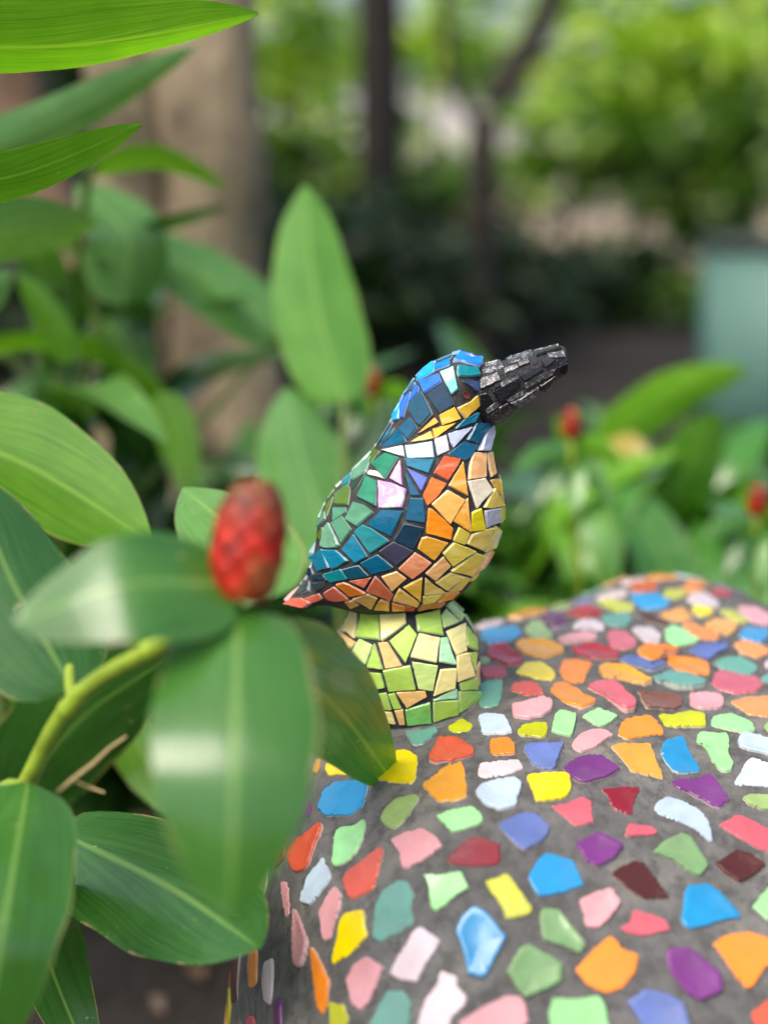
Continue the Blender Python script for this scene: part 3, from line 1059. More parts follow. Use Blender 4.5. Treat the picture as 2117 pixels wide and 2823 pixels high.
def loft(secs, crop, nseg=64, power=2.0, rough=0.0):
    vs_, fs = [], []
    for s in secs:
        a, b_ = on_plane(crop, s[0], s[1]), on_plane(crop, s[2], s[3])
        c, h = (a + b_) / 2, (a - b_) / 2
        w = s[4]
        for i in range(nseg):
            t = 2 * math.pi * i / nseg
            cx_, sx = math.cos(t), math.sin(t)
            cx_ = math.copysign(abs(cx_) ** (2 / power), cx_)
            sx = math.copysign(abs(sx) ** (2 / power), sx)
            p = c + h * cx_ + Vector((0, -w, 0)) * sx
            if rough:
                p += Vector((noise.noise(p * 260), noise.noise(p * 260 + Vector((9, 0, 0))), noise.noise(p * 260 + Vector((0, 9, 0))))) * rough
            vs_.append(p)
    n = len(secs)
    for j in range(n - 1):
        for i in range(nseg):
            a, b_ = j * nseg + i, j * nseg + (i + 1) % nseg
            fs.append((a, b_, b_ + nseg, a + nseg))
    for j, rev in ((0, True), (n - 1, False)):
        c = len(vs_)
        ring = vs_[j * nseg:(j + 1) * nseg]
        vs_.append(sum(ring, Vector()) / nseg)
        for i in range(nseg):
            a, b_ = j * nseg + i, j * nseg + (i + 1) % nseg
            fs.append((b_, a, c) if rev else (a, b_, c))
    return vs_, fs


bv_, bf_ = loft(smooth_sec(SEC, 90), C1)
body = obj('body', [v - BIRD_LOC for v in bv_], bf_, M_GROUT, bird)
BV_BODY = BVHTree.FromPolygons([tuple(v) for v in bv_], bf_)

BSEC = [(40, 520, 60, 1180, .0150), (120, 452, 300, 1325, .0150), (330, 418, 480, 1235, .0145), (560, 345, 640, 1095, .0132), (820, 260, 860, 960, .0118), (1060, 200, 1080, 790, .0102),
        (1290, 140, 1290, 640, .0086), (1395, 140, 1405, 575, .0074), (1440, 230, 1455, 540, .0060)]
kv, kf = loft(smooth_sec(BSEC, 60), CK, 48, 2.8, 0.0003)
M_BEAK = m_plain('black_beak_grout', (0.020, 0.020, 0.022), 0.5, 0.7, 500, 0.8)
beak = obj('beak', [v - BIRD_LOC for v in kv], kf, M_BEAK, bird)
beak['label'] = 'thick black beak of stacked glass chips'
BV_BEAK = BVHTree.FromPolygons([tuple(v) for v in kv], kf)

GL = dict(blue=(20, 130, 235), blue2=(40, 110, 215), cyan=(20, 165, 240), teal=(8, 126, 134), teal2=(10, 116, 146), navy=(22, 54, 76), dteal=(16, 78, 102), petrol=(4, 86, 118),
          mint=(120, 225, 200), slate=(62, 92, 140), yel=(240, 186, 62), yelo=(238, 168, 62), lemon=(244, 212, 84), pale=(246, 204, 96), bright=(246, 222, 30),
          org=(248, 138, 30), orgl=(246, 178, 92), orgd=(250, 112, 30), rust=(192, 84, 36), peach=(242, 180, 110), salmon=(224, 142, 98), gold=(222, 160, 50), tan=(200, 156, 84),
          white=(214, 220, 226), ice=(172, 212, 222), lav=(190, 198, 220), grn=(40, 130, 96), grn2=(72, 132, 98), dgrn=(24, 56, 20), olive=(80, 112, 24), sage=(96, 146, 118),
          indigo=(58, 56, 78), viol=(90, 110, 190), pearl=(232, 220, 190), brick=(196, 100, 70), amber=(212, 116, 40), coral=(208, 104, 82), dark=(44, 58, 64),
          lime=(172, 208, 92), limel=(196, 224, 132), limed=(122, 188, 92), cream=(246, 218, 140), creaml=(240, 222, 160), tanp=(222, 180, 112), mintp=(170, 222, 172))
BT = [
 (CH,'blue',[(960,185),(1040,85),(1335,185),(1290,245),(1060,175)]), (CH,'blue',[(740,290),(735,235),(915,150),(915,225)]),
 (CH,'petrol',[(750,190),(955,106),(925,142),(765,208)]), (CH,'cyan',[(505,420),(600,290),(725,200),(725,300),(600,370)]),
 (CH,'blue2',[(540,430),(780,330),(815,430),(600,570)]), (CH,'mint',[(805,320),(965,250),(1020,520),(940,585),(880,470)]),
 (CH,'teal',[(1015,235),(1255,250),(1285,355),(1030,365),(1010,320)]), (CH,'slate',[(1065,420),(1280,420),(1290,490),(1280,565),(1180,480)]),
 (CH,'navy',[(630,585),(840,445),(975,715),(795,830)]), (CH,'dteal',[(415,785),(430,700),(560,560),(705,840),(560,980),(500,940)]),
 (CH,'blue2',[(415,690),(500,470),(535,500),(530,560)]), (CH,'blue2',[(300,885),(300,740),(345,650),(430,560),(405,660),(340,870)]),
 (CH,'cyan',[(205,925),(215,850),(300,745),(275,900)]), (CH,'teal2',[(350,605),(488,435),(485,465),(390,560)]),
 (CH,'yel',[(1015,755),(1180,680),(1285,580),(1270,735),(1110,890)]), (CH,'yel',[(790,850),(975,750),(1055,890),(825,975)]),
 (CH,'yelo',[(515,1085),(730,885),(775,945)]), (CH,'yel',[(705,1025),(1000,950),(730,1145)]), (CH,'yelo',[(435,1195),(480,1160),(680,1060),(715,1150)]),
 (CH,'teal2',[(985,1015),(1110,900),(1270,820),(1230,935)]), (CH,'petrol',[(290,1025),(420,880),(510,1020),(395,1150)]),
 (CH,'petrol',[(75,1270),(280,1040),(375,1190)]), (CH,'teal2',[(60,1215),(90,1150),(220,1020),(180,1090)]), (CH,'navy',[(5,1245),(65,1150),(200,940),(195,965),(45,1225)]),
 (CH,'white',[(70,1300),(325,1240),(345,1380)]), (CH,'ice',[(365,1245),(690,1190),(720,1390),(395,1400)]), (CH,'white',[(725,1160),(875,1105),(910,1300),(765,1365)]),
 (CH,'lav',[(900,1085),(1190,1005),(965,1260),(930,1200)]), (CH,'petrol',[(1130,1160),(1250,955),(1395,955),(1270,1200)]), (CH,'lav',[(1270,1295),(1420,970),(1500,995),(1395,1300)]),
 (CH,'petrol',[(900,1340),(1105,1190),(1255,1235),(1200,1360),(1105,1425),(990,1390)]), (CH,'teal2',[(370,1410),(720,1410),(650,1585),(385,1495)]),
 (CR_,'viol',[(115,365),(405,505),(320,695)]), (CR_,'rust',[(500,435),(650,200),(870,240),(820,350),(690,540)]), (CR_,'gold',[(905,285),(970,755),(710,615)]),
 (CR_,'peach',[(985,525),(1000,330),(1050,150),(1215,160),(1225,490)]), (CR_,'peach',[(1240,165),(1310,140),(1370,440),(1300,490)]),
 (CR_,'pearl',[(980,555),(1210,515),(1310,680),(1100,930)]), (CR_,'yel',[(1300,540),(1405,520),(1435,750),(1350,640)]), (CR_,'pale',[(1430,530),(1470,660),(1475,880),(1440,790)]),
 (CR_,'pale',[(1200,925),(1350,655),(1460,900),(1310,940)]), (CR_,'orgd',[(345,765),(465,505),(670,595),(540,775),(410,895)]),
 (CR_,'orgl',[(470,880),(690,685),(930,820),(725,1155)]), (CR_,'yelo',[(775,1120),(970,800),(1015,1270)]),
 (CR_,'org',[(395,1200),(425,945),(480,960),(760,1220),(730,1370),(395,1290)]), (CR_,'bright',[(1035,1000),(1155,940),(1215,1235),(1030,1260)]),
 (CR_,'white',[(1220,975),(1415,940),(1415,1130),(1235,1210)]), (CR_,'lemon',[(1425,930),(1480,920),(1475,1095),(1435,1150)]),
 (CR_,'lemon',[(850,1210),(1000,1290),(930,1450),(765,1395)]), (CR_,'pale',[(1030,1310),(1330,1215),(1260,1400),(1190,1535),(955,1435)]),
 (CR_,'lemon',[(1355,1190),(1450,1240),(1400,1430),(1360,1500),(1210,1550),(1330,1310)]), (CR_,'lemon',[(1448,1190),(1485,1120),(1482,1250),(1445,1330)]),
 (CB,'gold',[(375,370),(430,220),(500,205),(790,290),(600,530)]), (CB,'lemon',[(725,435),(880,285),(1180,405),(865,615)]), (CB,'lemon',[(840,680),(1200,440),(1315,470),(1120,745)]),
 (CB,'pale',[(1130,755),(1325,450),(1455,380),(1435,450),(1365,605)]), (CB,'salmon',[(105,660),(330,435),(555,575),(450,680),(295,795)]),
 (CB,'peach',[(480,720),(730,490),(830,620),(620,820)]), (CB,'pale',[(620,850),(840,715),(1020,770),(780,955)]), (CB,'pale',[(810,975),(1035,775),(1105,790),(970,955)]),
 (CB,'yel',[(165,920),(430,785),(405,1110)]), (CB,'pale',[(480,790),(610,900),(750,985),(465,1025)]), (CB,'yel',[(15,1105),(110,940),(385,1130),(355,1185)]),
 (CB,'lemon',[(445,1050),(715,1005),(600,1130),(440,1155)]), (CB,'yelo',[(640,1125),(760,1000),(950,985),(855,1075)]), (CB,'org',[(5,1140),(190,1180),(190,1245),(5,1250)]),
 (CB,'brick',[(200,1180),(330,1195),(310,1245),(200,1245)]), (CB,'amber',[(370,1245),(430,1170),(750,1132),(690,1185)]), (CB,'pale',[(1130,788),(1230,722),(1175,795),(1112,835)]),
 (CL,'olive',[(838,265),(862,172),(902,95),(955,112)]), (CL,'sage',[(600,470),(615,392),(845,175),(785,380),(640,460)]), (CL,'grn',[(865,275),(1030,140),(1185,190),(1030,455)]),
 (CL,'*',[(1090,455),(1215,230),(1245,540)]), (CL,'pearl',[(805,405),(840,355),(930,370),(1020,465)]), (CL,'dgrn',[(610,610),(620,500),(770,405),(680,560)]),
 (CL,'grn',[(680,690),(790,440),(915,490),(910,805)]), (CL,'*',[(955,490),(1110,520),(1285,595),(1270,720),(1240,820),(950,825)]), (CL,'petrol',[(1285,390),(1350,480),(1465,665),(1350,665)]),
 (CL,'petrol',[(1345,710),(1505,715),(1525,1010),(1285,975)]), (CL,'olive',[(390,780),(400,660),(560,545),(580,620),(560,795)]), (CL,'teal',[(465,570),(592,405),(570,520),(550,530)]),
 (CL,'olive',[(270,875),(292,805),(368,695),(350,760),(290,940)]), (CL,'grn2',[(370,1000),(375,835),(525,830),(530,890)]), (CL,'grn2',[(525,975),(625,760),(760,800),(870,890),(670,1065)]),
 (CL,'grn2',[(350,1030),(480,945),(595,1105),(475,1275)]), (CL,'sage',[(220,1310),(265,1080),(310,1025),(445,1300),(400,1335),(260,1335)]), (CL,'grn2',[(178,1080),(180,1005),(262,880),(272,970)]),
 (CL,'olive',[(168,1180),(245,1080),(215,1240)]), (CL,'petrol',[(810,1040),(985,865),(1245,875),(1095,1185)]), (CL,'navy',[(1140,1235),(1265,1035),(1500,1085),(1380,1340)]),
 (CL,'teal',[(640,1140),(740,1050),(860,1100),(1065,1250),(835,1400)]), (CL,'teal2',[(480,1360),(625,1175),(795,1445),(645,1525)]), (CL,'indigo',[(955,1380),(1130,1265),(1365,1380),(1160,1545)]),
 (CT,'petrol',[(1120,580),(1350,465),(1570,640),(1270,735)]), (CT,'teal2',[(438,500),(560,385),(610,490),(680,645),(505,690)]), (CT,'teal2',[(580,395),(760,400),(935,545),(715,665)]),
 (CT,'teal',[(600,735),(830,670),(930,800),(690,850)]), (CT,'dteal',[(860,670),(1080,615),(1220,760),(940,805)]), (CT,'navy',[(430,800),(450,750),(590,740),(630,830)]),
 (CT,'navy',[(370,755),(405,645),(440,730),(400,800)]), (CT,'dark',[(222,1000),(305,845),(385,840),(385,985),(235,1035)]), (CT,'dark',[(430,870),(600,850),(560,940),(480,980)]),
 (CT,'coral',[(60,1160),(160,1085),(265,1085),(420,1150),(330,1220),(200,1205)]), (CT,'coral',[(310,1090),(520,1015),(570,1090),(440,1140)]),
 (CT,'coral',[(590,1010),(730,920),(940,1090),(770,1115),(640,1085)]), (CT,'amber',[(770,880),(880,850),(1185,1000),(960,1050)]), (CT,'brick',[(960,835),(1255,790),(1165,925)]),
 (CT,'brick',[(1200,975),(1325,770),(1570,1030),(1525,1100)]), (CT,'peach',[(1415,770),(1620,700),(1755,800),(1555,970)]), (CT,'tan',[(1000,1080),(1220,1015),(1350,1075),(1265,1215),(1100,1130)]),
 (CT,'gold',[(1300,1225),(1400,1095),(1520,1130),(1515,1245)]), (CT,'tan',[(890,1120),(1000,1110),(1090,1170),(970,1215)]),
]
WARM = {'yel', 'yelo', 'lemon', 'pale', 'bright', 'org', 'orgl', 'orgd', 'rust', 'peach', 'salmon', 'gold', 'tan', 'brick', 'amber', 'pearl', 'white', 'cream', 'creaml', 'tanp', 'ice', 'mintp'}
rngB = random.Random(21)


def glass_tiles(tab, bv, part, mats, hts):
    out = []
    for crop, cname, poly in tab:
        pp = [unc(crop, x, y) for x, y in poly]
        pm = (sum(p[0] for p in pp) / len(pp), sum(p[1] for p in pp) / len(pp))
        pp = [(pm[0] + (p[0] - pm[0]) * 1.055, pm[1] + (p[1] - pm[1]) * 1.055) for p in pp]
        ms = [M_IRI, M_GLSE] if cname == '*' else mats
        o = make_tile('tile', pp, bv, part, BIRD_LOC, ms, 0.75, hts, (1.0, 1.0, 0.93), 0.35, 12.0, 2.2, rngB, False, 0.03, 0.028)
        if o is None:
            continue
        c = lin(*(GL[cname] if cname != '*' else (205, 140, 205)))
        j = (0.85 if cname in ('white', 'ice') else 1.2 if cname in WARM else 1.1) * rngB.uniform(0.92, 1.08)
        o.color = (min(1, c[0] * j), min(1, c[1] * j), min(1, c[2] * j), 1.0 if cname in WARM else 0.0)
        # the far side of the bird is tiled the same way, as a mirror image
        o2 = o.copy()
        COL.objects.link(o2)
        o2.parent = part
        o2.scale = (1, -1, 1)
        out += [o, o2]
    return out


glass_tiles(BT, BV_BODY, body, [M_GLS, M_GLSE], (-0.0015, 0.0006, 0.0010, 0.0010))

PT = [
 ('cream',[(445,360),(475,235),(560,240),(530,425)]), ('lime',[(550,420),(590,240),(705,250),(715,440)]), ('cream',[(720,260),(900,245),(905,320),(735,450)]),
 ('lime',[(980,265),(1145,225),(1175,405),(995,375)]), ('limel',[(1165,260),(1195,215),(1290,310),(1185,350)]), ('lime',[(1192,178),(1222,155),(1325,268),(1308,302)]),
 ('lime',[(790,450),(930,335),(985,405),(905,605)]), ('creaml',[(945,565),(1005,395),(1150,430),(1125,605)]), ('mintp',[(1150,600),(1160,430),(1205,425),(1265,620)]),
 ('cream',[(1205,380),(1325,325),(1345,520),(1275,550)]), ('lime',[(1350,480),(1345,345),(1412,430),(1418,520)]), ('cream',[(1338,262),(1368,292),(1420,400),(1405,408)]),
 ('tanp',[(425,375),(545,460),(495,515)]), ('limel',[(505,545),(575,435),(660,480),(615,620)]), ('lime',[(625,640),(680,470),(740,655)]),
 ('tanp',[(710,465),(775,460),(880,630),(760,650)]), ('lime',[(745,665),(935,630),(975,800),(785,815)]), ('limel',[(955,605),(1135,630),(1100,810),(1000,795)]),
 ('cream',[(1110,845),(1160,660),(1270,650),(1260,790)]), ('cream',[(1280,555),(1355,535),(1395,700),(1285,745)]), ('lime',[(1370,535),(1420,530),(1410,670)]),
 ('lime',[(1300,760),(1415,715),(1415,800),(1310,810)]), ('lime',[(1295,820),(1428,815),(1412,905),(1290,970)]), ('mintp',[(1105,880),(1275,800),(1275,865)]),
 ('lime',[(1110,895),(1280,880),(1280,980),(1110,1040)]), ('limed',[(905,955),(1080,900),(1090,1045),(920,1065)]), ('tanp',[(840,825),(1045,815),(1055,855),(915,935)]),
 ('lime',[(780,840),(825,830),(875,940),(820,945)]), ('tanp',[(825,960),(885,950),(900,1060),(860,1060)]), ('lime',[(640,680),(725,690),(750,790),(690,800)]),
 ('cream',[(430,590),(490,540),(600,640),(540,700)]), ('limel',[(560,720),(620,680),(680,810),(600,820)]), ('tanp',[(425,640),(520,720),(570,830),(450,780)]),
 ('lime',[(610,850),(760,830),(800,950),(640,940)]), ('limel',[(450,810),(580,850),(600,950),(470,880)]), ('cream',[(680,960),(800,970),(830,1055),(700,1040)]),
 ('tanp',[(1425,640),(1442,600),(1438,770),(1420,780)]), ('limel',[(412,340),(445,262),(458,272),(430,360)]),
]
glass_tiles([(C2, c, p) for c, p in PT], BV_PED, pedestal, [M_GLS, M_GLSE], (-0.0015, 0.0006, 0.0010, 0.0011))

KT = [
 ('s',[(150,470),(455,395),(495,475),(170,570)]), ('s',[(125,650),(390,545),(440,655),(135,795)]), ('g',[(555,345),(880,240),(950,255),(860,325),(700,390),(560,430)]),
 ('k',[(700,400),(850,330),(890,400),(730,460)]), ('s',[(495,485),(690,425),(720,470),(505,560)]), ('k',[(975,282),(1355,155),(1370,185),(990,305)]),
 ('s',[(1140,262),(1385,205),(1425,305),(1190,330)]), ('k',[(1050,352),(1120,292),(1280,342),(1120,470)]), ('k',[(740,610),(1050,430),(1080,490),(790,670)]),
 ('k',[(310,820),(720,620),(745,690),(590,850),(425,1000)]), ('k',[(340,730),(410,690),(430,740),(350,780)]), ('g',[(800,695),(1100,545),(1270,475),(1230,570),(830,780)]),
 ('s',[(515,950),(790,800),(780,870),(565,980)]), ('g',[(570,985),(700,930),(1005,742),(1035,830),(700,1045)]), ('b',[(1012,720),(1255,575),(1245,635),(1060,815)]),
 ('k',[(1305,440),(1435,385),(1450,480),(1395,560),(1295,530)]), ('k',[(130,860),(230,840),(330,970),(130,1140)]), ('s',[(205,1100),(350,985),(410,1050),(235,1160)]),
 ('b',[(280,1170),(540,990),(630,1095),(480,1260),(375,1310)]), ('s',[(430,690),(700,600),(715,625),(450,760)]),
]
for cname, poly in KT:
    pp = [unc(CK, x, y) for x, y in poly]
    h = rngB.uniform(0.0005, 0.0013)
    o = make_tile('chip', pp, BV_BEAK, beak, BIRD_LOC, [M_BLK, M_BLK], 0.8, (-0.0015, h * 0.8, h, h), (1.0, 1.0, 0.95), 0.6, 9.0, 1.5, rngB, False, 0.05, 0.03)
    if o is None:
        continue
    c = {'s': (0.06, 0.06, 0.064, 0.75), 'g': (0.035, 0.036, 0.038, 0.35), 'k': (0.004, 0.004, 0.005, 0.0), 'b': (0.018, 0.015, 0.013, 0.15)}[cname]
    o.color = c
    o2 = o.copy()
    COL.objects.link(o2)
    o2.parent = beak
    o2.scale = (1, -1, 1)

# eye: a chip of red-brown glass sunk in the grout
eye = make_tile('eye', [unc(CH, *p) for p in [(1078, 600), (1090, 545), (1140, 550), (1185, 590), (1170, 640), (1120, 650)]], BV_BODY, body, BIRD_LOC,
                [M_GLS, M_GROUT], 0.8, (-0.001, 0.0003, 0.0002, 0.0001), (1.0, 0.95, 0.85), 0.6, 5.0, 6.0, rngB, True)
eye.color = (*lin(110, 50, 34)[:3], 0)
eye['label'] = 'small red-brown eye'
e2 = eye.copy()
COL.objects.link(e2)
e2.parent = body
e2.scale = (1, -1, 1)

# ------------------------------------------------------------------ plants
def tube(pts, rads, n=8):
    vs_, fs = [], []
    m = len(pts)
    for j, p in enumerate(pts):
        t = (pts[min(m - 1, j + 1)] - pts[max(0, j - 1)]).normalized()
        a = t.orthogonal().normalized() if abs(t.z) > 0.95 else t.cross(Vector((0, 0, 1))).normalized()
        b_ = t.cross(a)
        for i in range(n):
            an = 2 * math.pi * i / n
            vs_.append(p + (a * math.cos(an) + b_ * math.sin(an)) * rads[j])
    for j in range(m - 1):
        for i in range(n):
            a, b_ = j * n + i, j * n + (i + 1) % n
            fs.append((a, b_, b_ + n, a + n))
    fs.append(tuple(range(n))[::-1])
    fs.append(tuple(range((m - 1) * n, m * n)))
    return vs_, fs


def spline(pts, n):
    out = []
    m = len(pts) - 1
    for i in range(n):
        t = i / (n - 1) * m
        k = min(int(t), m - 1)
        f = t - k
        p = [pts[max(0, min(m, k + j - 1))] for j in range(4)]
        out.append(0.5 * (2 * p[1] + (p[2] - p[0]) * f + (2 * p[0] - 5 * p[1] + 4 * p[2] - p[3]) * f * f + (3 * p[1] - p[0] - 3 * p[2] + p[3]) * f ** 3))
    return out


def blade(mid, width, side, fold=0.18, wav=0.0, shape=(0.55, 0.9), seed=0, curl=0.0, nu=22, nv=9):
    """leaf blade along midrib points; side = Vector giving the blade's width direction"""
    rng = random.Random(seed)
    vs_, fs, uv = [], [], []
    pts = spline(mid, nu)
    ph = rng.uniform(0, 6)
    for j, p in enumerate(pts):
        t = j / (nu - 1)
        tg = (pts[min(nu - 1, j + 1)] - pts[max(0, j - 1)]).normalized()
        s = (side - tg * side.dot(tg)).normalized()
        up = tg.cross(s).normalized()
        pk = 0.5 ** (1 / shape[0])
        if t <= pk:
            w = math.sin(math.pi * t ** shape[0]) ** shape[1] if t > 0 else 0.0
        else:                                   # runs out into a drawn-out point
            q_ = (t - pk) / (1 - pk)
            w = max(0.0, 1 - q_ ** 2.0) ** 0.95 * (1 - 0.25 * q_ ** 6)
        w = width * 0.5 * w * (1 + 0.02 * math.sin(t * 23 + ph)) + 0.0006
        for i in range(nv):
            q = i / (nv - 1) * 2 - 1
            lift = fold * w * (abs(q) ** 1.3) + curl * w * q * q
            lift += wav * width * math.sin(t * 9 + ph + q * 1.2) * abs(q)
            vs_.append(p + s * (w * q) + up * lift)
            uv.append((t, (q + 1) / 2))
    for j in range(nu - 1):
        for i in range(nv - 1):
            a = j * nv + i
            fs.append((a, a + 1, a + nv + 1, a + nv))
    return vs_, fs, uv


def leaf_p(root, base, tip, width, bend=(0, 0, 0), roll=0.0, col=(0.06, 0.19, 0.025), fold=0.18, wav=0.02, m=None, shape=(0.62, 0.85), seed=0, name='leaf', more=None, curl=0.0):
    """a leaf given by the place of its base and tip (P pixels + distance), max width in P pixels"""
    b_, t = atp(*base), atp(*tip)
    pts = [b_]
    ctr = [(base[i] + tip[i]) / 2 + bend[i] for i in range(3)]
    pts += [atp(*q) for q in (more or [ctr])]
    pts.append(t)
    y = ctr[2]
    wm = width / (FPX / K) * y
    ax = (t - b_).normalized()
    view = (((b_ + t) / 2) - C_POS).normalized()
    side = view.cross(ax).normalized()
    side = Matrix.Rotation(roll, 3, ax) @ side
    v_, f_, uv = blade(pts, wm, side, fold, wav, shape, seed, curl)
    o = obj(name, [x - root.location for x in v_], f_, m or M_LEAF, root, True, None, uv)
    o.color = (*col, 1)
    return o


def stem_part(root, pts, r0, r1, m, name='stem', n=24):
    p = spline(pts, n)
    v_, f_ = tube([x - root.location for x in p], [r0 + (r1 - r0) * i / (n - 1) for i in range(n)], 10)
    return obj(name, v_, f_, m, root)


def cone(root, pos, axis, length, radius, name='flower_cone', rows=9, col=(1, 1, 1)):
    """ginger flower cone: overlapping red bracts round a core"""
    axis = axis.normalized()
    q = axis.to_track_quat('Z', 'Y').to_matrix()
    prof_r = lambda t: radius * max(0.0, 1 - abs((t - 0.46) / 0.56) ** 2.3) ** 0.5 if t < 0.999 else 0.0
    tab = [(max(0.0008, prof_r(i / 14) * 0.9), i / 14 * length) for i in range(15)]
    n = 18
    vs_, fs = [], []
    for r_, z in tab:
        for i in range(n):
            a = 6.2832 * i / n
            vs_.append(q @ Vector((r_ * math.cos(a), r_ * math.sin(a), z)) + pos - root.location)
    for j in range(len(tab) - 1):
        for i in range(n):
            a, b_ = j * n + i, j * n + (i + 1) % n
            fs.append((a, b_, b_ + n, a + n))
    core = obj(name, vs_, fs, M_BRACT, root)
    core.color = (*col, 1)
    if rows:
        k = 0
        for j in range(rows):
            t0 = j / rows * 0.92
            cnt = 7 if j < rows - 2 else 5
            for i in range(cnt):
                an = 6.2832 * (i + 0.5 * (j % 2)) / cnt
                bv2, bf2 = [], []
                for a_ in range(6):
                    ta = a_ / 5
                    z = (t0 + ta * 0.20) * length
                    rr = prof_r(min(0.98, t0 + ta * 0.2)) * (0.95 + 0.10 * math.sin(ta * 2.6)) + 0.0006
                    wd = (6.2832 / cnt) * 0.62 * (1 - ta ** 2.5)
                    for c_ in range(5):
                        aa = an + wd * (c_ / 4 * 2 - 1)
                        rq = rr * (1 + 0.035 * (1 - abs(c_ / 2 - 1)))
                        bv2.append(q @ Vector((rq * math.cos(aa), rq * math.sin(aa), z)) + pos - root.location)
                for a_ in range(5):
                    for c_ in range(4):
                        w0 = a_ * 5 + c_
                        bf2.append((w0, w0 + 1, w0 + 6, w0 + 5))
                br = obj('bract', bv2, bf2, M_BRACT, core)
                g = random.Random(k).uniform(0.65, 1.15) * (1.0 - 0.45 * max(0, t0 - 0.62) / 0.3)
                brn = max(0.0, min(1.0, (t0 - 0.42) / 0.25))
                br.color = (g * col[0] * (1 - .45 * brn), g * col[1] * (1 + 1.2 * brn), g * col[2] * (1 + 1.5 * brn), 1)
                k += 1
    return core


GA = (0.070, 0.215, 0.032)     # mid green blade
GD = (0.048, 0.165, 0.024)     # dark green blade
GB = (0.19, 0.43, 0.025)       # bright yellow-green blade
GP = (0.17, 0.36, 0.10)        # pale green blade

# front plant with the red cone
p1_base = Vector((-0.25, 0.64, 0))
p1 = empty('red_ginger_plant', p1_base, 'glossy ginger plant bearing the large red cone in front', 'plant')
j0, j1, j2, j3 = atp(60, 1690, .56), atp(162, 1512, .54), atp(335, 1400, .51), atp(516, 1318, .475)
stem_part(p1, [p1_base, Vector((-0.22, 0.62, 0.2)), atp(-15, 1850, .575), j0, j1, j2, j3], .0052, .0032, M_STEM, n=60)
cone(p1, atp(520, 1298, .474), atp(560, 1010, .490) - atp(520, 1298, .474), 0.0440, 0.0120, rows=8, col=(0.72, 0.66, 0.66))
leaf_p(p1, (505, 1262, .474), (30, 1350, .450), 285, (0, -42, -.01), 0.5, GA, 0.10, 0.012, seed=1, shape=(0.66, 0.55))
leaf_p(p1, (515, 1308, .474), (497, 1985, .400), 395, (0, 0, -.02), 0.0, GA, 0.16, 0.012, seed=2, shape=(0.70, 0.58))
leaf_p(p1, (560, 1400, .52), (858, 1702, .632), 245, (18, -22, 0), -0.15, (0.085, 0.30, 0.045), 0.10, 0.012, seed=3, shape=(0.66, 0.62))
leaf_p(p1, (560, 1300, .52), (395, 1055, .62), 250, (25, -25, 0), 0.2, GP, 0.15, 0.012, seed=4, shape=(0.7, 0.6))
leaf_p(p1, (160, 1492, .56), (-70, 1010, .60), 300, (-20, 0, 0), 0.25, GD, 0.2, 0.012, seed=5)
leaf_p(p1, (62, 1690, .55), (-40, 2340, .46), 310, (0, -30, -.03), -0.1, GA, 0.15, 0.02, seed=6, shape=(0.62, 0.6))
for ja, jb in ((atp(40, 1735, .563), atp(72, 1668, .558)), (atp(145, 1535, .543), atp(180, 1497, .537)), (atp(320, 1408, .513), atp(365, 1385, .505))):
    stem_part(p1, [ja, (ja * .6 + jb * .4), jb],   .0047, .0036, M_STEMD if ja.x > -.05 else M_STEM, 'leaf_sheath', 8)
leaf_p(p1, (40, 1760, .56), (210, 2330, .60), 200, (-30, 0, .03), 0.2, GD, 0.2, 0.02, seed=7)
stem_part(p1, [j1, atp(152, 1480, .55), atp(152, 1440, .56)], .0030, .002, M_STEM, 'leaf_stalk', 8)

# plant behind it, leaves level with the bird
p2_base = Vector((-0.27, 0.82, 0))
p2 = empty('ginger_plant', p2_base, 'broad striped ginger leaves left of the red cone, one with a dry twig', 'plant')
stem_part(p2, [p2_base, Vector((-0.25, 0.81, 0.2)), atp(30, 1720, .80), atp(-60, 1300, .80), atp(-200, 850, .79)], .007, .004, M_STEMD)
leaf_p(p2, (-260, 900, .79), (330, 1175, .73), 270, (10, -40, 0), 0.25, GB, 0.12, 0.012, M_LEAFT, seed=11, shape=(0.9, 0.75))
leaf_g = leaf_p(p2, (10, 1740, .80), (400, 1400, .73), 270, (-25, -20, 0), 0.3, GD, 0.10, 0.012, seed=12, shape=(0.65, 0.7))
leaf_p(p2, (110, 1790, .64), (562, 2050, .525), 340, (20, -10, .0), -0.35, GD, 0.20, 0.015, seed=13, shape=(0.85, 0.5))
leaf_p(p2, (275, 1560, .82), (374, 1756, .79), 130, (0, 0, 0), 0.0, GB, 0.2, 0.0, M_LEAFT, seed=14)
leaf_p(p2, (20, 1720, .82), (-120, 1480, .78), 200, (0, 0, 0), 0.0, GD, 0.2, 0.0, seed=15)
stem_part(p2, [Vector((-0.25, 0.81, 0.2)), atp(60, 1900, .72), atp(112, 1790, .64)], .004, .002, M_STEMD, 'leaf_stalk', 10)
gv = [v.co + p2_base for v in leaf_g.data.vertices]
BV_G = BVHTree.FromPolygons([tuple(v) for v in gv], [tuple(p.vertices) for p in leaf_g.data.polygons])


def on_leaf(u, v):
    l_, n_ = cast(BV_G, u * K, v * K)
    return (l_ + n_ * .0012 if l_ is not None else atp(u, v, .735)) - p2_base


tw = obj('dry_twig', *tube([on_leaf(u, v) for u, v in ((128, 1708), (160, 1680), (205, 1645), (240, 1612), (274, 1588))], [.0011, .0013, .0012, .0011, .0009], 6), M_TWIG)
tw.location = p2_base
tag(tw, 'thin dry tan twig lying on a dark ginger leaf', 'twig')
obj('side_twig', *tube([on_leaf(u, v) for u, v in ((160, 1682), (195, 1698), (226, 1712))], [.0007, .0006, .0004], 6), M_TWIG, tw)

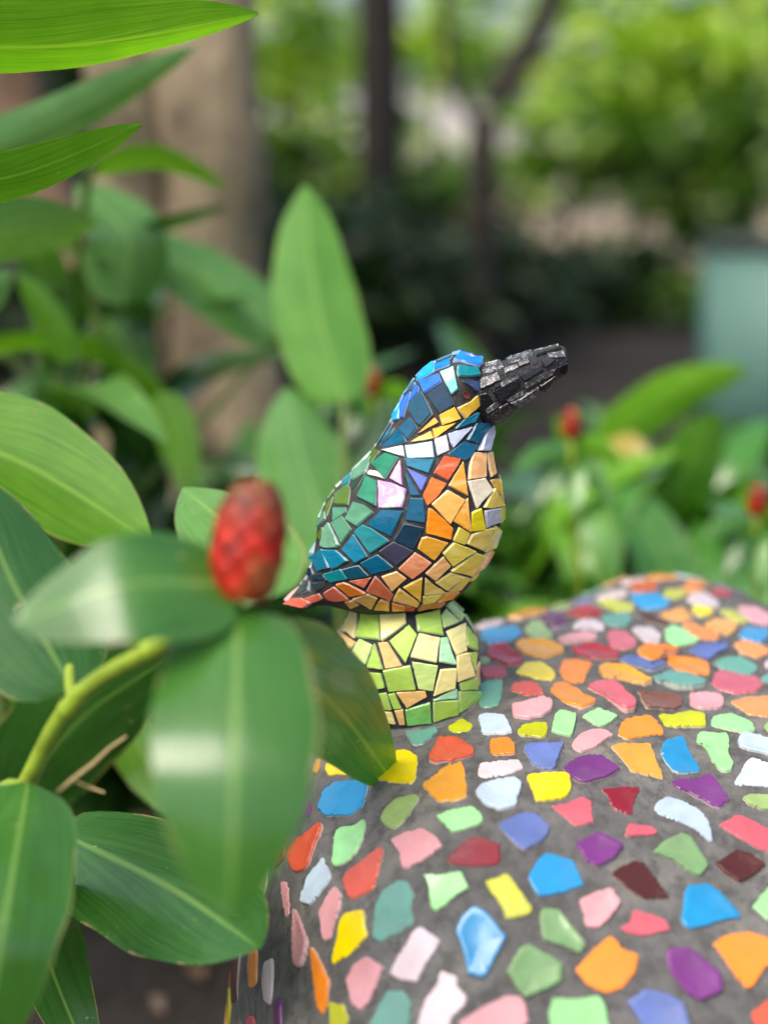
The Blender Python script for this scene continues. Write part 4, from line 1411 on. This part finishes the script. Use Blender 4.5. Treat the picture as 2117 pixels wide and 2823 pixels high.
# tall plant at the upper left
p3_base = Vector((-0.32, 0.85, 0))
p3 = empty('tall_ginger_plant', p3_base, 'tall ginger plant at the left edge with long overhanging leaves', 'plant')
stem_part(p3, [p3_base, Vector((-0.31, 0.85, 0.4)), atp(-260, 400, .80), atp(-300, 40, .72)], .008, .004, M_STEMD)
leaf_p(p3, (-330, 95, .70), (558, 30, .745), 205, (40, 36, 0), 0.75, GB, 0.35, 0.012, M_LEAFT, seed=21, shape=(0.55, 0.8))
leaf_p(p3, (-280, 425, .74), (306, 270, .735), 118, (20, 32, 0), 0.5, GB, 0.15, 0.02, M_LEAFT, seed=22)
leaf_p(p3, (-260, 420, 1.0), (425, 100, 1.1), 105, (20, 10, 0), 0.2, GP, 0.2, 0.02, seed=23)
leaf_p(p3, (-200, 560, .95), (215, 485, 1.05), 170, (0, -20, 0), 0.5, GP, 0.2, 0.02, seed=24)
leaf_p(p3, (-200, 760, .95), (30, 590, 1.0), 150, (0, 0, 0), 0.3, GP, 0.2, 0.02, seed=25)

# plant in the middle distance on the left
p4_base = Vector((-0.42, 1.25, 0))
p4 = empty('ginger_plant', p4_base, 'arching ginger plant in front of the pale trunk, leaves hanging', 'plant')
stem_part(p4, [p4_base, Vector((-0.36, 1.25, 0.35)), atp(200, 760, 1.22), atp(170, 560, 1.2), atp(200, 350, 1.15)], .007, .003, M_STEMD)
leaf_p(p4, (190, 370, 1.15), (490, 405, 1.2), 62, (0, -45, 0), 0.6, GB, 0.2, 0.02, seed=31)
leaf_p(p4, (265, 660, 1.2), (165, 400, 1.2), 190, (60, -20, 0), 0.3, GP, 0.2, 0.02, seed=32)
leaf_p(p4, (620, 720, 1.3), (275, 515, 1.25), 150, (-10, -20, 0), 0.35, GP, 0.15, 0.02, seed=33)
leaf_p(p4, (-120, 800, 1.15), (400, 1060, 1.25), 75, (0, 0, 0), 0.8, GB, 0.2, 0.02, seed=34, more=[(30, 745, 1.15), (210, 765, 1.2), (345, 870, 1.22)])
leaf_p(p4, (160, 780, 1.15), (40, 590, 1.12), 80, (10, 0, 0), 0.4, GB, 0.2, 0.02, seed=35)
leaf_p(p4, (345, 850, 1.2), (405, 1065, 1.18), 95, (10, 0, 0), 0.2, GB, 0.2, 0.02, M_LEAFT, seed=36)
leaf_p(p4, (200, 800, 1.25), (330, 1010, 1.3), 110, (0, 0, 0), 0.2, GD, 0.2, 0.02, seed=37)
leaf_p(p4, (150, 860, 1.3), (40, 1010, 1.25), 130, (0, 0, 0), 0.3, GD, 0.2, 0.02, seed=38)
leaf_p(p4, (230, 690, 1.3), (330, 830, 1.3), 120, (0, 0, 0), 0.2, GP, 0.2, 0.02, seed=39)
leaf_p(p4, (620, 720, 1.3), (760, 900, 1.35), 80, (0, 0, 0), 0.4, GD, 0.2, 0.02, seed=40)
stem_part(p4, [Vector((-0.36, 1.25, 0.35)), atp(480, 860, 1.3), atp(620, 720, 1.3)], .004, .002, M_STEMD, 'side_stem', 12)

# the two upright leaves behind the bird's back
p5_base = Vector((-0.045, 1.12, 0))
p5 = empty('ginger_shoot', p5_base, 'upright pale ginger leaf with a light midrib behind the bird', 'plant')
stem_part(p5, [p5_base, atp(740, 1200, 1.12), atp(745, 860, 1.15)], .006, .003, M_STEMD)
leaf_p(p5, (742, 870, 1.15), (660, 400, 1.20), 188, (-22, 0, 0), 0.1, (0.22, 0.50, 0.08), 0.22, 0.01, M_LEAFT, seed=41, shape=(0.72, 0.6))
leaf_p(p5, (735, 1230, 1.12), (620, 835, 1.16), 215, (-15, 0, 0), 0.15, (0.19, 0.42, 0.11), 0.22, 0.01, seed=42, shape=(0.8, 0.6))
leaf_p(p5, (740, 1240, 1.12), (840, 860, 1.2), 130, (25, 0, 0), 0.2, GD, 0.2, 0.01, seed=43)


# ------------------------------------------------------------------ ginger bushes in the middle distance
def leaf_variants():
    out = []
    for k in range(5):
        rng = random.Random(100 + k)
        Ln = 0.16 + 0.02 * k
        droop = rng.uniform(0.02, 0.07)
        mid = [Vector((0, 0, 0)), Vector((Ln * 0.5, 0, 0.022)), Vector((Ln, 0, -droop))]
        v_, f_, uv = blade(mid, 0.042 + 0.005 * k, Vector((0, 1, 0)), 0.2, 0.02, (0.68, 0.75), k, 0.0, 14, 5)
        o = obj('leaf', v_, f_, M_LEAF, None, True, None, uv)
        out.append(o.data)
        bpy.data.objects.remove(o)
    return out


LEAFV = leaf_variants()


LEAN = (0.06, 0.24, 0.24)


def bush(name, x, y, label, h, lean, n, seed, tone=1.0, flower=None, group='low ginger plants behind the mound', stalks=1):
    rng = random.Random(seed)
    root = empty(name, Vector((x, y, 0)), label, 'plant', group)
    for s in range(stalks):
        la = lean + s * 2.1 + rng.uniform(-.4, .4)
        hh = h * (1 - 0.12 * s)
        lx, ly = math.cos(la) * hh * LEAN[s], math.sin(la) * hh * LEAN[s]
        pts = [Vector((0, 0, 0)), Vector((lx * .3, ly * .3, hh * .5)), Vector((lx, ly, hh))]
        sp = spline(pts, 20)
        v_, f_ = tube(sp, [.006 - .003 * i / 19 for i in range(20)], 6)
        obj('stem', v_, f_, M_STEMD, root)
        n2 = int(n * 2.1)
        for i in range(n2):
            t = 0.28 + 0.72 * (i + 0.5) / n2
            p = sp[min(19, int(t * 19))]
            an = i * 2.3 + seed + rng.uniform(-.3, .3)
            o = bpy.data.objects.new('leaf', rng.choice(LEAFV))
            COL.objects.link(o)
            o.parent = root
            o.location = p
            pitch = rng.uniform(-0.7, 0.15) - 0.5 * t
            o.rotation_euler = (rng.uniform(-.5, .5), pitch, an)
            sc = rng.uniform(0.55, 1.05) * (0.7 + 0.5 * (1 - abs(t - .7)))
            o.scale = (sc, sc, sc)
            c = rng.choice((GA, GD, GA, GB, GP, GA, GD))
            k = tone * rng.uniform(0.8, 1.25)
            o.color = (c[0] * k, c[1] * k, c[2] * k, 1)
        if flower and s == 0:
            top = root.location + sp[-1]
            cone(root, top, Vector((lx * .5, ly * .5, hh)), 0.052, 0.013, 'flower_cone', 0)
    return root


def ground_xy(u, y):
    return (u - 829.5) / (FPX / K) * y * 1.035


BUSH = [  # P column, distance, height, lean, leaves, stalks, tone (paints shade into the leaf colour of shaded plants), flower, label
    (1250, 1.50, 0.40, 1.2, 12, 2, 1.0, None, 'low ginger plant at the foot of the flower stalk right of the bird'),
    (1460, 1.48, 0.41, 0.2, 16, 2, 1.35, None, 'leafy bright ginger plant between the red cone and the right edge'),
    (1330, 1.30, 0.36, 3.6, 15, 2, 1.0, None, 'low ginger plant just behind the top of the mound'),
    (1130, 1.36, 0.38, 2.2, 13, 2, 0.8, None, 'dark leafy ginger plant beside the bird\'s breast'),
    (1560, 1.26, 0.32, 1.0, 14, 2, 1.2, None, 'low ginger plant behind the right shoulder of the mound'),
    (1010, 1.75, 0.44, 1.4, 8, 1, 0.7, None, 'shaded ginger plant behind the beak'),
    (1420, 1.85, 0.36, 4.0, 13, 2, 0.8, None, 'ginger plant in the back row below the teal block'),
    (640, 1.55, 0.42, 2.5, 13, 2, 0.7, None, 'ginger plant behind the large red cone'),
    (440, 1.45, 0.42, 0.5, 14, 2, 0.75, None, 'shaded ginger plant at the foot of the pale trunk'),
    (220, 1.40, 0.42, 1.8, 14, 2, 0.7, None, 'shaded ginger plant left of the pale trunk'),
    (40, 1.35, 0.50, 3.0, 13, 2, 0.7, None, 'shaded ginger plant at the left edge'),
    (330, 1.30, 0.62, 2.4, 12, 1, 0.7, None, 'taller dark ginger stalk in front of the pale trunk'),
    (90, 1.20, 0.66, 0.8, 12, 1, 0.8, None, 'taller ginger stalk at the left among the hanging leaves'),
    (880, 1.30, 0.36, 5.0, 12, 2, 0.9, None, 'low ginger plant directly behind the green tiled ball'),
    (1760, 1.60, 0.40, 2.0, 14, 2, 1.1, None, 'ginger plant leaning in from beyond the right edge'),
]
for i, (u, y, h, ln, n, st, tone, fl, lab) in enumerate(BUSH):
    bush('ginger_bush', ground_xy(u, y), y, lab, h, ln, n, 40 + i, tone, fl, stalks=st)

FLOW = [(803, 845, 818, 1.42, 'thin ginger stalk with a small red cone behind the bird\'s head'),
        (1232, 960, 912, 1.22, 'ginger stalk with a small red cone just right of the breast'),
        (1632, 1110, 1078, 1.20, 'ginger stalk with a small red cone at the right edge')]
for k, (u, vb, vc, y, lab) in enumerate(FLOW):
    b0 = Vector((ground_xy(u + 20, y), y + .02, 0))
    fr = empty('flowering_ginger', b0, lab, 'plant', 'small flowering ginger stalks')
    top = atp(u, vc + 34, y)
    stem_part(fr, [b0, (b0 + top) / 2 + Vector((.015, 0, .02)), top], .005, .003, M_STEM)
    cone(fr, top, Vector((.02, 0, 1)), 0.027, 0.0078, 'flower_cone', 5, (0.8, 0.8, 0.8))
    for i, (du, dv, w) in enumerate(((-120, 60, 55), (110, 40, 60), (-70, 130, 60), (90, 140, 55), (10, 150, 60), (-30, -60, 40))):
        leaf_p(fr, (u, vb + 15 + i * 6, y + .01 + (.04 if i == 5 else 0)), (u + du, vb + dv, y + (.05 if dv < 0 else -.03)), w, (0, -22, 0), 0.4, (GA, GB, GD, GA, GP, GB)[i], 0.2, 0.02, seed=200 + 10 * k + i)

# long bright leaves and one yellowing leaf on the plants at the right
px_base = Vector((ground_xy(1330, 1.5), 1.5, 0))
px = empty('ginger_plant', px_base, 'ginger plant with long bright leaf and a yellowing leaf, right of the bird', 'plant')
stem_part(px, [px_base, atp(1300, 1200, 1.48), atp(1290, 960, 1.46)], .006, .003, M_STEM)
leaf_p(px, (1290, 970, 1.46), (1615, 795, 1.40), 110, (0, -30, 0), 0.3, GB, 0.2, 0.02, seed=61)
leaf_p(px, (1290, 960, 1.46), (1370, 1070, 1.40), 90, (25, -30, 0), 0.2, (0.55, 0.36, 0.05), 0.2, 0.02, seed=62)['label'] = 'yellowing leaf'
leaf_p(px, (1330, 1180, 1.46), (1545, 885, 1.42), 170, (30, 0, 0), 0.1, (0.10, 0.26, 0.025), 0.2, 0.02, seed=63)
leaf_p(px, (1300, 1100, 1.46), (1440, 1290, 1.40), 110, (0, 0, 0), 0.2, GA, 0.2, 0.02, seed=64)
leaf_p(px, (1295, 1060, 1.46), (1110, 1180, 1.42), 120, (0, -30, 0), 0.3, GA, 0.2, 0.02, seed=65)

# ------------------------------------------------------------------ trees
M_BARKP = m_bark('pale_bark', (0.10, 0.075, 0.045), (0.34, 0.27, 0.165), 9)
M_BARKB = m_bark('red_brown_bark', (0.09, 0.052, 0.028), (0.21, 0.13, 0.075), 10)
M_BARKD = m_bark('dark_bark', (0.006, 0.005, 0.004), (0.022, 0.017, 0.012), 10)
M_BARKM = m_bark('mid_bark', (0.018, 0.013, 0.009), (0.055, 0.040, 0.027), 10)
T_YEL = m_tree_leaf('sun_painted_leaves', [(0.02, 0.07, 0.006), (0.14, 0.30, 0.015), (0.38, 0.58, 0.03), (0.70, 0.80, 0.22)], 0.5)  # sunlight and bright speckles painted into the leaf colours
T_MID = m_tree_leaf('green_leaves', [(0.010, 0.035, 0.005), (0.06, 0.16, 0.02), (0.20, 0.38, 0.06), (0.55, 0.68, 0.32)], 0.45)  # palest leaves paint in highlights, darkest ones the shaded gaps
T_DRK = m_tree_leaf('dark_leaves', [(0.005, 0.016, 0.004), (0.012, 0.036, 0.007), (0.022, 0.06, 0.010)], 0.25)  # shaded depth of the foliage painted as near-black green


def crown_mesh(blobs, count, size, rng, droop=0.4):
    """many small leaves in ragged clumps: blobs = (centre, (rx, ry, rz))"""
    vs_, fs = [], []
    vol = [b_[1][0] * b_[1][1] * b_[1][2] for b_ in blobs]
    for (c, r), v_ in zip(blobs, vol):
        n = max(20, int(count * v_ / sum(vol)))
        clumps = []
        for _ in range(max(4, n // 26)):
            d = Vector((rng.gauss(0, 1), rng.gauss(0, 1), rng.gauss(0, 1))).normalized() * rng.uniform(0.45, 1.05)
            clumps.append(Vector((c[0] + d.x * r[0], c[1] + d.y * r[1], c[2] + d.z * r[2])))
        for _ in range(n):
            q = rng.choice(clumps)
            sp = 0.2 * (r[0] + r[1] + r[2]) / 3
            p = q + Vector((rng.gauss(0, sp), rng.gauss(0, sp), rng.gauss(0, sp * 0.8)))
            d = Vector((rng.gauss(0, 1), rng.gauss(0, 1), rng.gauss(-droop, 0.5))).normalized()
            s = d.cross(Vector((rng.gauss(0, .4), rng.gauss(0, .4), 1))).normalized()
            ln = size * rng.uniform(0.6, 1.3)
            w = ln * 0.24
            up = s.cross(d) * (ln * 0.08)
            k = len(vs_)
            vs_ += [p, p + d * ln * .45 + s * w + up, p + d * ln - up, p + d * ln * .45 - s * w + up]
            fs.append((k, k + 1, k + 2, k + 3))
    return vs_, fs


def tree(name, loc, label, paths, bark, blobs, count, size, leafm, seed, group='trees in the background', cat='tree'):
    rng = random.Random(seed)
    root = empty(name, Vector(loc), label, cat, group)
    first = True
    for pts, r0, r1 in paths:
        stem_part(root, [Vector(p) for p in pts], r0, r1, bark, 'trunk' if first else 'branch', 26)
        first = False
    if blobs:
        v_, f_ = crown_mesh(blobs, count, size, rng)
        obj('crown', [Vector(x) - root.location for x in v_], f_, leafm, root, False)
    return root


def wp(u, v, y):
    p = atp(u, v, y)
    return (p.x, p.y, p.z)


def gp(u, y):
    p = atp(u, 292, y)
    return (p.x, y, -0.03)


# pale trunk on the left: two grown-together stems and a leaning one
def big_trunk():
    y = 1.65
    root = empty('tree', Vector(gp(400, y)), 'thick pale brown tree trunk with a dark groove, left of the bird', 'tree')
    for nm, pts, rr in (('trunk', [(525, 1750), (512, 1300), (490, 900), (455, 400), (430, 0), (420, -400), (400, -1500)], [.12, .080, .069, .064, .061, .058, .05]),
                        ('trunk', [(300, 1750), (310, 1300), (300, 900), (275, 400), (268, 0), (262, -400), (200, -1500)], [.085, .052, .044, .041, .039, .038, .034])):
        ctr = [atp(u, v, y + (0.0 if nm == 'trunk' and rr[0] > .12 else .03)) for u, v in pts]
        n = 40
        sp = spline(ctr, n)
        rs = [rr[min(len(rr) - 2, int(i / (n - 1) * (len(rr) - 1)))] for i in range(n)]
        rs = [lerp_table([(k / (len(rr) - 1), r_) for k, r_ in enumerate(rr)], i / (n - 1)) for i in range(n)]
        v_, f_ = tube(sp, rs, 28)
        v_ = [p + Vector((noise.noise(p * 7), noise.noise(p * 7 + Vector((5, 0, 0))), 0)) * 0.022 - root.location for p in v_]
        obj('trunk', v_, f_, M_BARKP, root)
    blobs = [((-1.1, 2.6, 3.1), (0.9, 0.9, 0.5)), ((-0.3, 2.9, 3.4), (0.8, 0.8, 0.5))]
    v_, f_ = crown_mesh(blobs, 2200, 0.12, random.Random(3))
    obj('crown', [Vector(x) - root.location for x in v_], f_, T_MID, root, False)


big_trunk()
tree('tree', gp(60, 2.2), 'leaning red-brown trunk crossing the left edge', [([wp(330, 1150, 2.1), wp(240, 720, 2.15), wp(130, 560, 2.2), wp(60, 380, 2.25), wp(10, 150, 2.3), wp(-60, -300, 2.3)], .075, .05)],
     M_BARKB, [((-1.2, 2.4, 2.2), (0.5, 0.5, 0.4))], 500, 0.12, T_MID, 4)
tree('tree', gp(822, 6.0), 'straight dark trunk behind the upright leaf', [([gp(822, 6.0), wp(824, 450, 6.0), wp(820, 100, 6.0), wp(812, -500, 6.0)], .105, .09)],
     M_BARKD, [((-0.2, 5.6, 4.6), (1.2, 1.0, 0.6))], 900, 0.14, T_MID, 5)
tree('tree', gp(1045, 5.0), 'slender brown tree forking above the bird\'s beak',
     [([gp(1042, 5.0), wp(1040, 700, 5.0), wp(1042, 450, 5.0), wp(1050, 270, 5.0), wp(1110, 150, 5.0), wp(1165, 60, 5.0), wp(1230, -120, 5.0), wp(1300, -400, 5.0)], .055, .045),
      ([wp(1046, 300, 5.0), wp(1000, 220, 5.0), wp(975, 150, 5.0), wp(960, 0, 5.0), wp(940, -300, 5.0)], .028, .02)],
     M_BARKM, [((0.8, 4.6, 3.6), (1.1, 1.0, 0.5))], 800, 0.13, T_MID, 6)
# shrubs and trees that close the view
BACK = [  # P column, row, distance, radii (m), leaves, leaf size, material, label
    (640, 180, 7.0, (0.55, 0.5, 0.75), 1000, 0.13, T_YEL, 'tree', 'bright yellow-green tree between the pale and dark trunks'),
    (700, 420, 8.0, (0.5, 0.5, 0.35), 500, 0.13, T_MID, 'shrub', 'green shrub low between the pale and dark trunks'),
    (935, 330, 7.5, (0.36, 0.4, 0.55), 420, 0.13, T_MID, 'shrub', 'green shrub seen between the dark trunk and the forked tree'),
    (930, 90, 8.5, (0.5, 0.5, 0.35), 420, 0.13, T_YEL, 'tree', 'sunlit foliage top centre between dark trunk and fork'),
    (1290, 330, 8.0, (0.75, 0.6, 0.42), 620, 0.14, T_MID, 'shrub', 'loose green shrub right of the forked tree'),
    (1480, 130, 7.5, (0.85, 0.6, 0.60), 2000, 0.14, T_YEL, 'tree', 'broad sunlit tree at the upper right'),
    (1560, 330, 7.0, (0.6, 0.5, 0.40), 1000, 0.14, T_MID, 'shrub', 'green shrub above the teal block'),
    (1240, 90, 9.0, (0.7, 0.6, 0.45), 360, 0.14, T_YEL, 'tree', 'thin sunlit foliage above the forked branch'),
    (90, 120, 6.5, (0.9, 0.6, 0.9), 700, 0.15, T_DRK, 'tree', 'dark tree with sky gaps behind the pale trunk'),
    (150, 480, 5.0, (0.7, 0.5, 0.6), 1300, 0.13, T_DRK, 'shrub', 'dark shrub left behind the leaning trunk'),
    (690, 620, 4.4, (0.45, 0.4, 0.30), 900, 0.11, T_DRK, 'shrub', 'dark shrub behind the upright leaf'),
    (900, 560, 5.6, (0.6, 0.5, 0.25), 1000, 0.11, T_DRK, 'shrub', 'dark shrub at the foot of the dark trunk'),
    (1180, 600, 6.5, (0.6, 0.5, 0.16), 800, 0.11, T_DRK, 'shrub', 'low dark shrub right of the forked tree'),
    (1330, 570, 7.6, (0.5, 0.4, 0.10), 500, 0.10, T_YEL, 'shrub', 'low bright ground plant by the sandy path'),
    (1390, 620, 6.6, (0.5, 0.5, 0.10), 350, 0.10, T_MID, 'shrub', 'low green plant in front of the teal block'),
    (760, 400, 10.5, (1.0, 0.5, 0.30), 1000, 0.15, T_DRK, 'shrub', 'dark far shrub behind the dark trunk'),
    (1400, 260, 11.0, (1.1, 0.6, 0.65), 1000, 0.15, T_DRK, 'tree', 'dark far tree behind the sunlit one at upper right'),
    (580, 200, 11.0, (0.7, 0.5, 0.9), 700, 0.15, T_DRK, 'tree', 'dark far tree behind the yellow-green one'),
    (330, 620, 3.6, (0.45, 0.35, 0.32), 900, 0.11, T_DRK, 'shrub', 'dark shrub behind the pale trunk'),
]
for i, (u, v, y, r, n, sz, m, cat, lab) in enumerate(BACK):
    c = atp(u, v, y)
    g = Vector((c.x, y, -0.03))
    blobs = [((c.x, y, c.z), r)]
    rng = random.Random(70 + i)
    for _ in range(2):
        blobs.append(((c.x + rng.uniform(-.6, .6) * r[0], y + rng.uniform(-.4, .4) * r[1], c.z + rng.uniform(-.5, .3) * r[2]), tuple(q * .6 for q in r)))
    st = [([tuple(g), (c.x + .03, y, max(0.02, c.z * .6)), (c.x, y, c.z + r[2] * .4)], .035 if cat == 'tree' else .014, .008)]
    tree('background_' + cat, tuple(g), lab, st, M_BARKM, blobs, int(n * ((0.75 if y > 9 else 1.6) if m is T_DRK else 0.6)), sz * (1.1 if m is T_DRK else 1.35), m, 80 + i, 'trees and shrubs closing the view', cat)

# ------------------------------------------------------------------ teal block, far wall, litter
def box(x0, x1, y0, y1, z0, z1, bev=0.01):
    bm = bmesh.new()
    bmesh.ops.create_cube(bm, size=1)
    for v in bm.verts:
        v.co = Vector((x0 + (v.co.x + .5) * (x1 - x0), y0 + (v.co.y + .5) * (y1 - y0), z0 + (v.co.z + .5) * (z1 - z0)))
    bmesh.ops.bevel(bm, geom=bm.edges[:], offset=bev, segments=2, affect='EDGES')
    bm.verts.index_update()
    v_, f_ = [v.co.copy() for v in bm.verts], [tuple(v.index for v in f.verts) for f in bm.faces]
    bm.free()
    return v_, f_


M_TEAL = m_plain('teal_paint', (0.12, 0.25, 0.20), 0.5, 0.10, 6, 0.1)
M_CAP = m_plain('dark_cap', (0.045, 0.055, 0.045), 0.8, 0.4, 12, 0.3)
M_WHITE = m_plain('pale_wall', (0.84, 0.79, 0.75), 0.8, 0.08, 2, 0.1)
y0 = 3.6
tl = atp(1555, 545, y0)
blk = empty('painted_block', Vector((tl.x + .3, y0 + .25, 0)), 'teal painted block with a dark cap at the right edge', 'block')
v_, f_ = box(tl.x, tl.x + .75, y0, y0 + .22, -.05, tl.z)
obj('body', [p - blk.location for p in v_], f_, M_TEAL, blk)
v_, f_ = box(tl.x - .012, tl.x + .765, y0 - .012, y0 + .232, tl.z + .001, tl.z + .035)
obj('cap', [p - blk.location for p in v_], f_, M_CAP, blk)

wall_y = 15.0
wl_ = empty('far_building', Vector((0, wall_y, 0)), 'pale building glimpsed in gaps of the foliage', 'building')
v_, f_ = box(-3.2, 2.1, wall_y, wall_y + 4, -.05, 1.55, .03)
obj('wall', [p - wl_.location for p in v_], f_, M_WHITE, wl_)
v_, f_ = box(-3.5, 2.4, wall_y - .3, wall_y + 4.3, 1.56, 1.64, .03)
obj('roof', [p - wl_.location for p in v_], f_, M_CAP, wl_)

rng = random.Random(9)
lv, lf = [], []
for _ in range(420):
    x, y = rng.uniform(-.7, .9), rng.uniform(.35, 4.5)
    d = Vector((rng.gauss(0, 1), rng.gauss(0, 1), rng.gauss(0, .15))).normalized()
    s = d.cross(Vector((rng.gauss(0, .3), rng.gauss(0, .3), 1))).normalized()
    ln = rng.uniform(.015, .06)
    p = Vector((x, y, 0.05 * noise.noise(Vector((x * 1.3, y * 1.3, 0))) - 0.02 + 0.012))
    k = len(lv)
    lv += [p, p + d * ln * .5 + s * ln * .25 + Vector((0, 0, .006)), p + d * ln, p + d * ln * .5 - s * ln * .25]
    lf.append((k, k + 1, k + 2, k + 3))
litter = obj('leaf_litter', lv, lf, m_tree_leaf('dry_litter', [(0.05, 0.03, 0.018), (0.14, 0.085, 0.05), (0.30, 0.22, 0.15)], 0.1), None, False)
tag(litter, 'dry fallen leaves scattered over the soil', None, None, 'stuff')
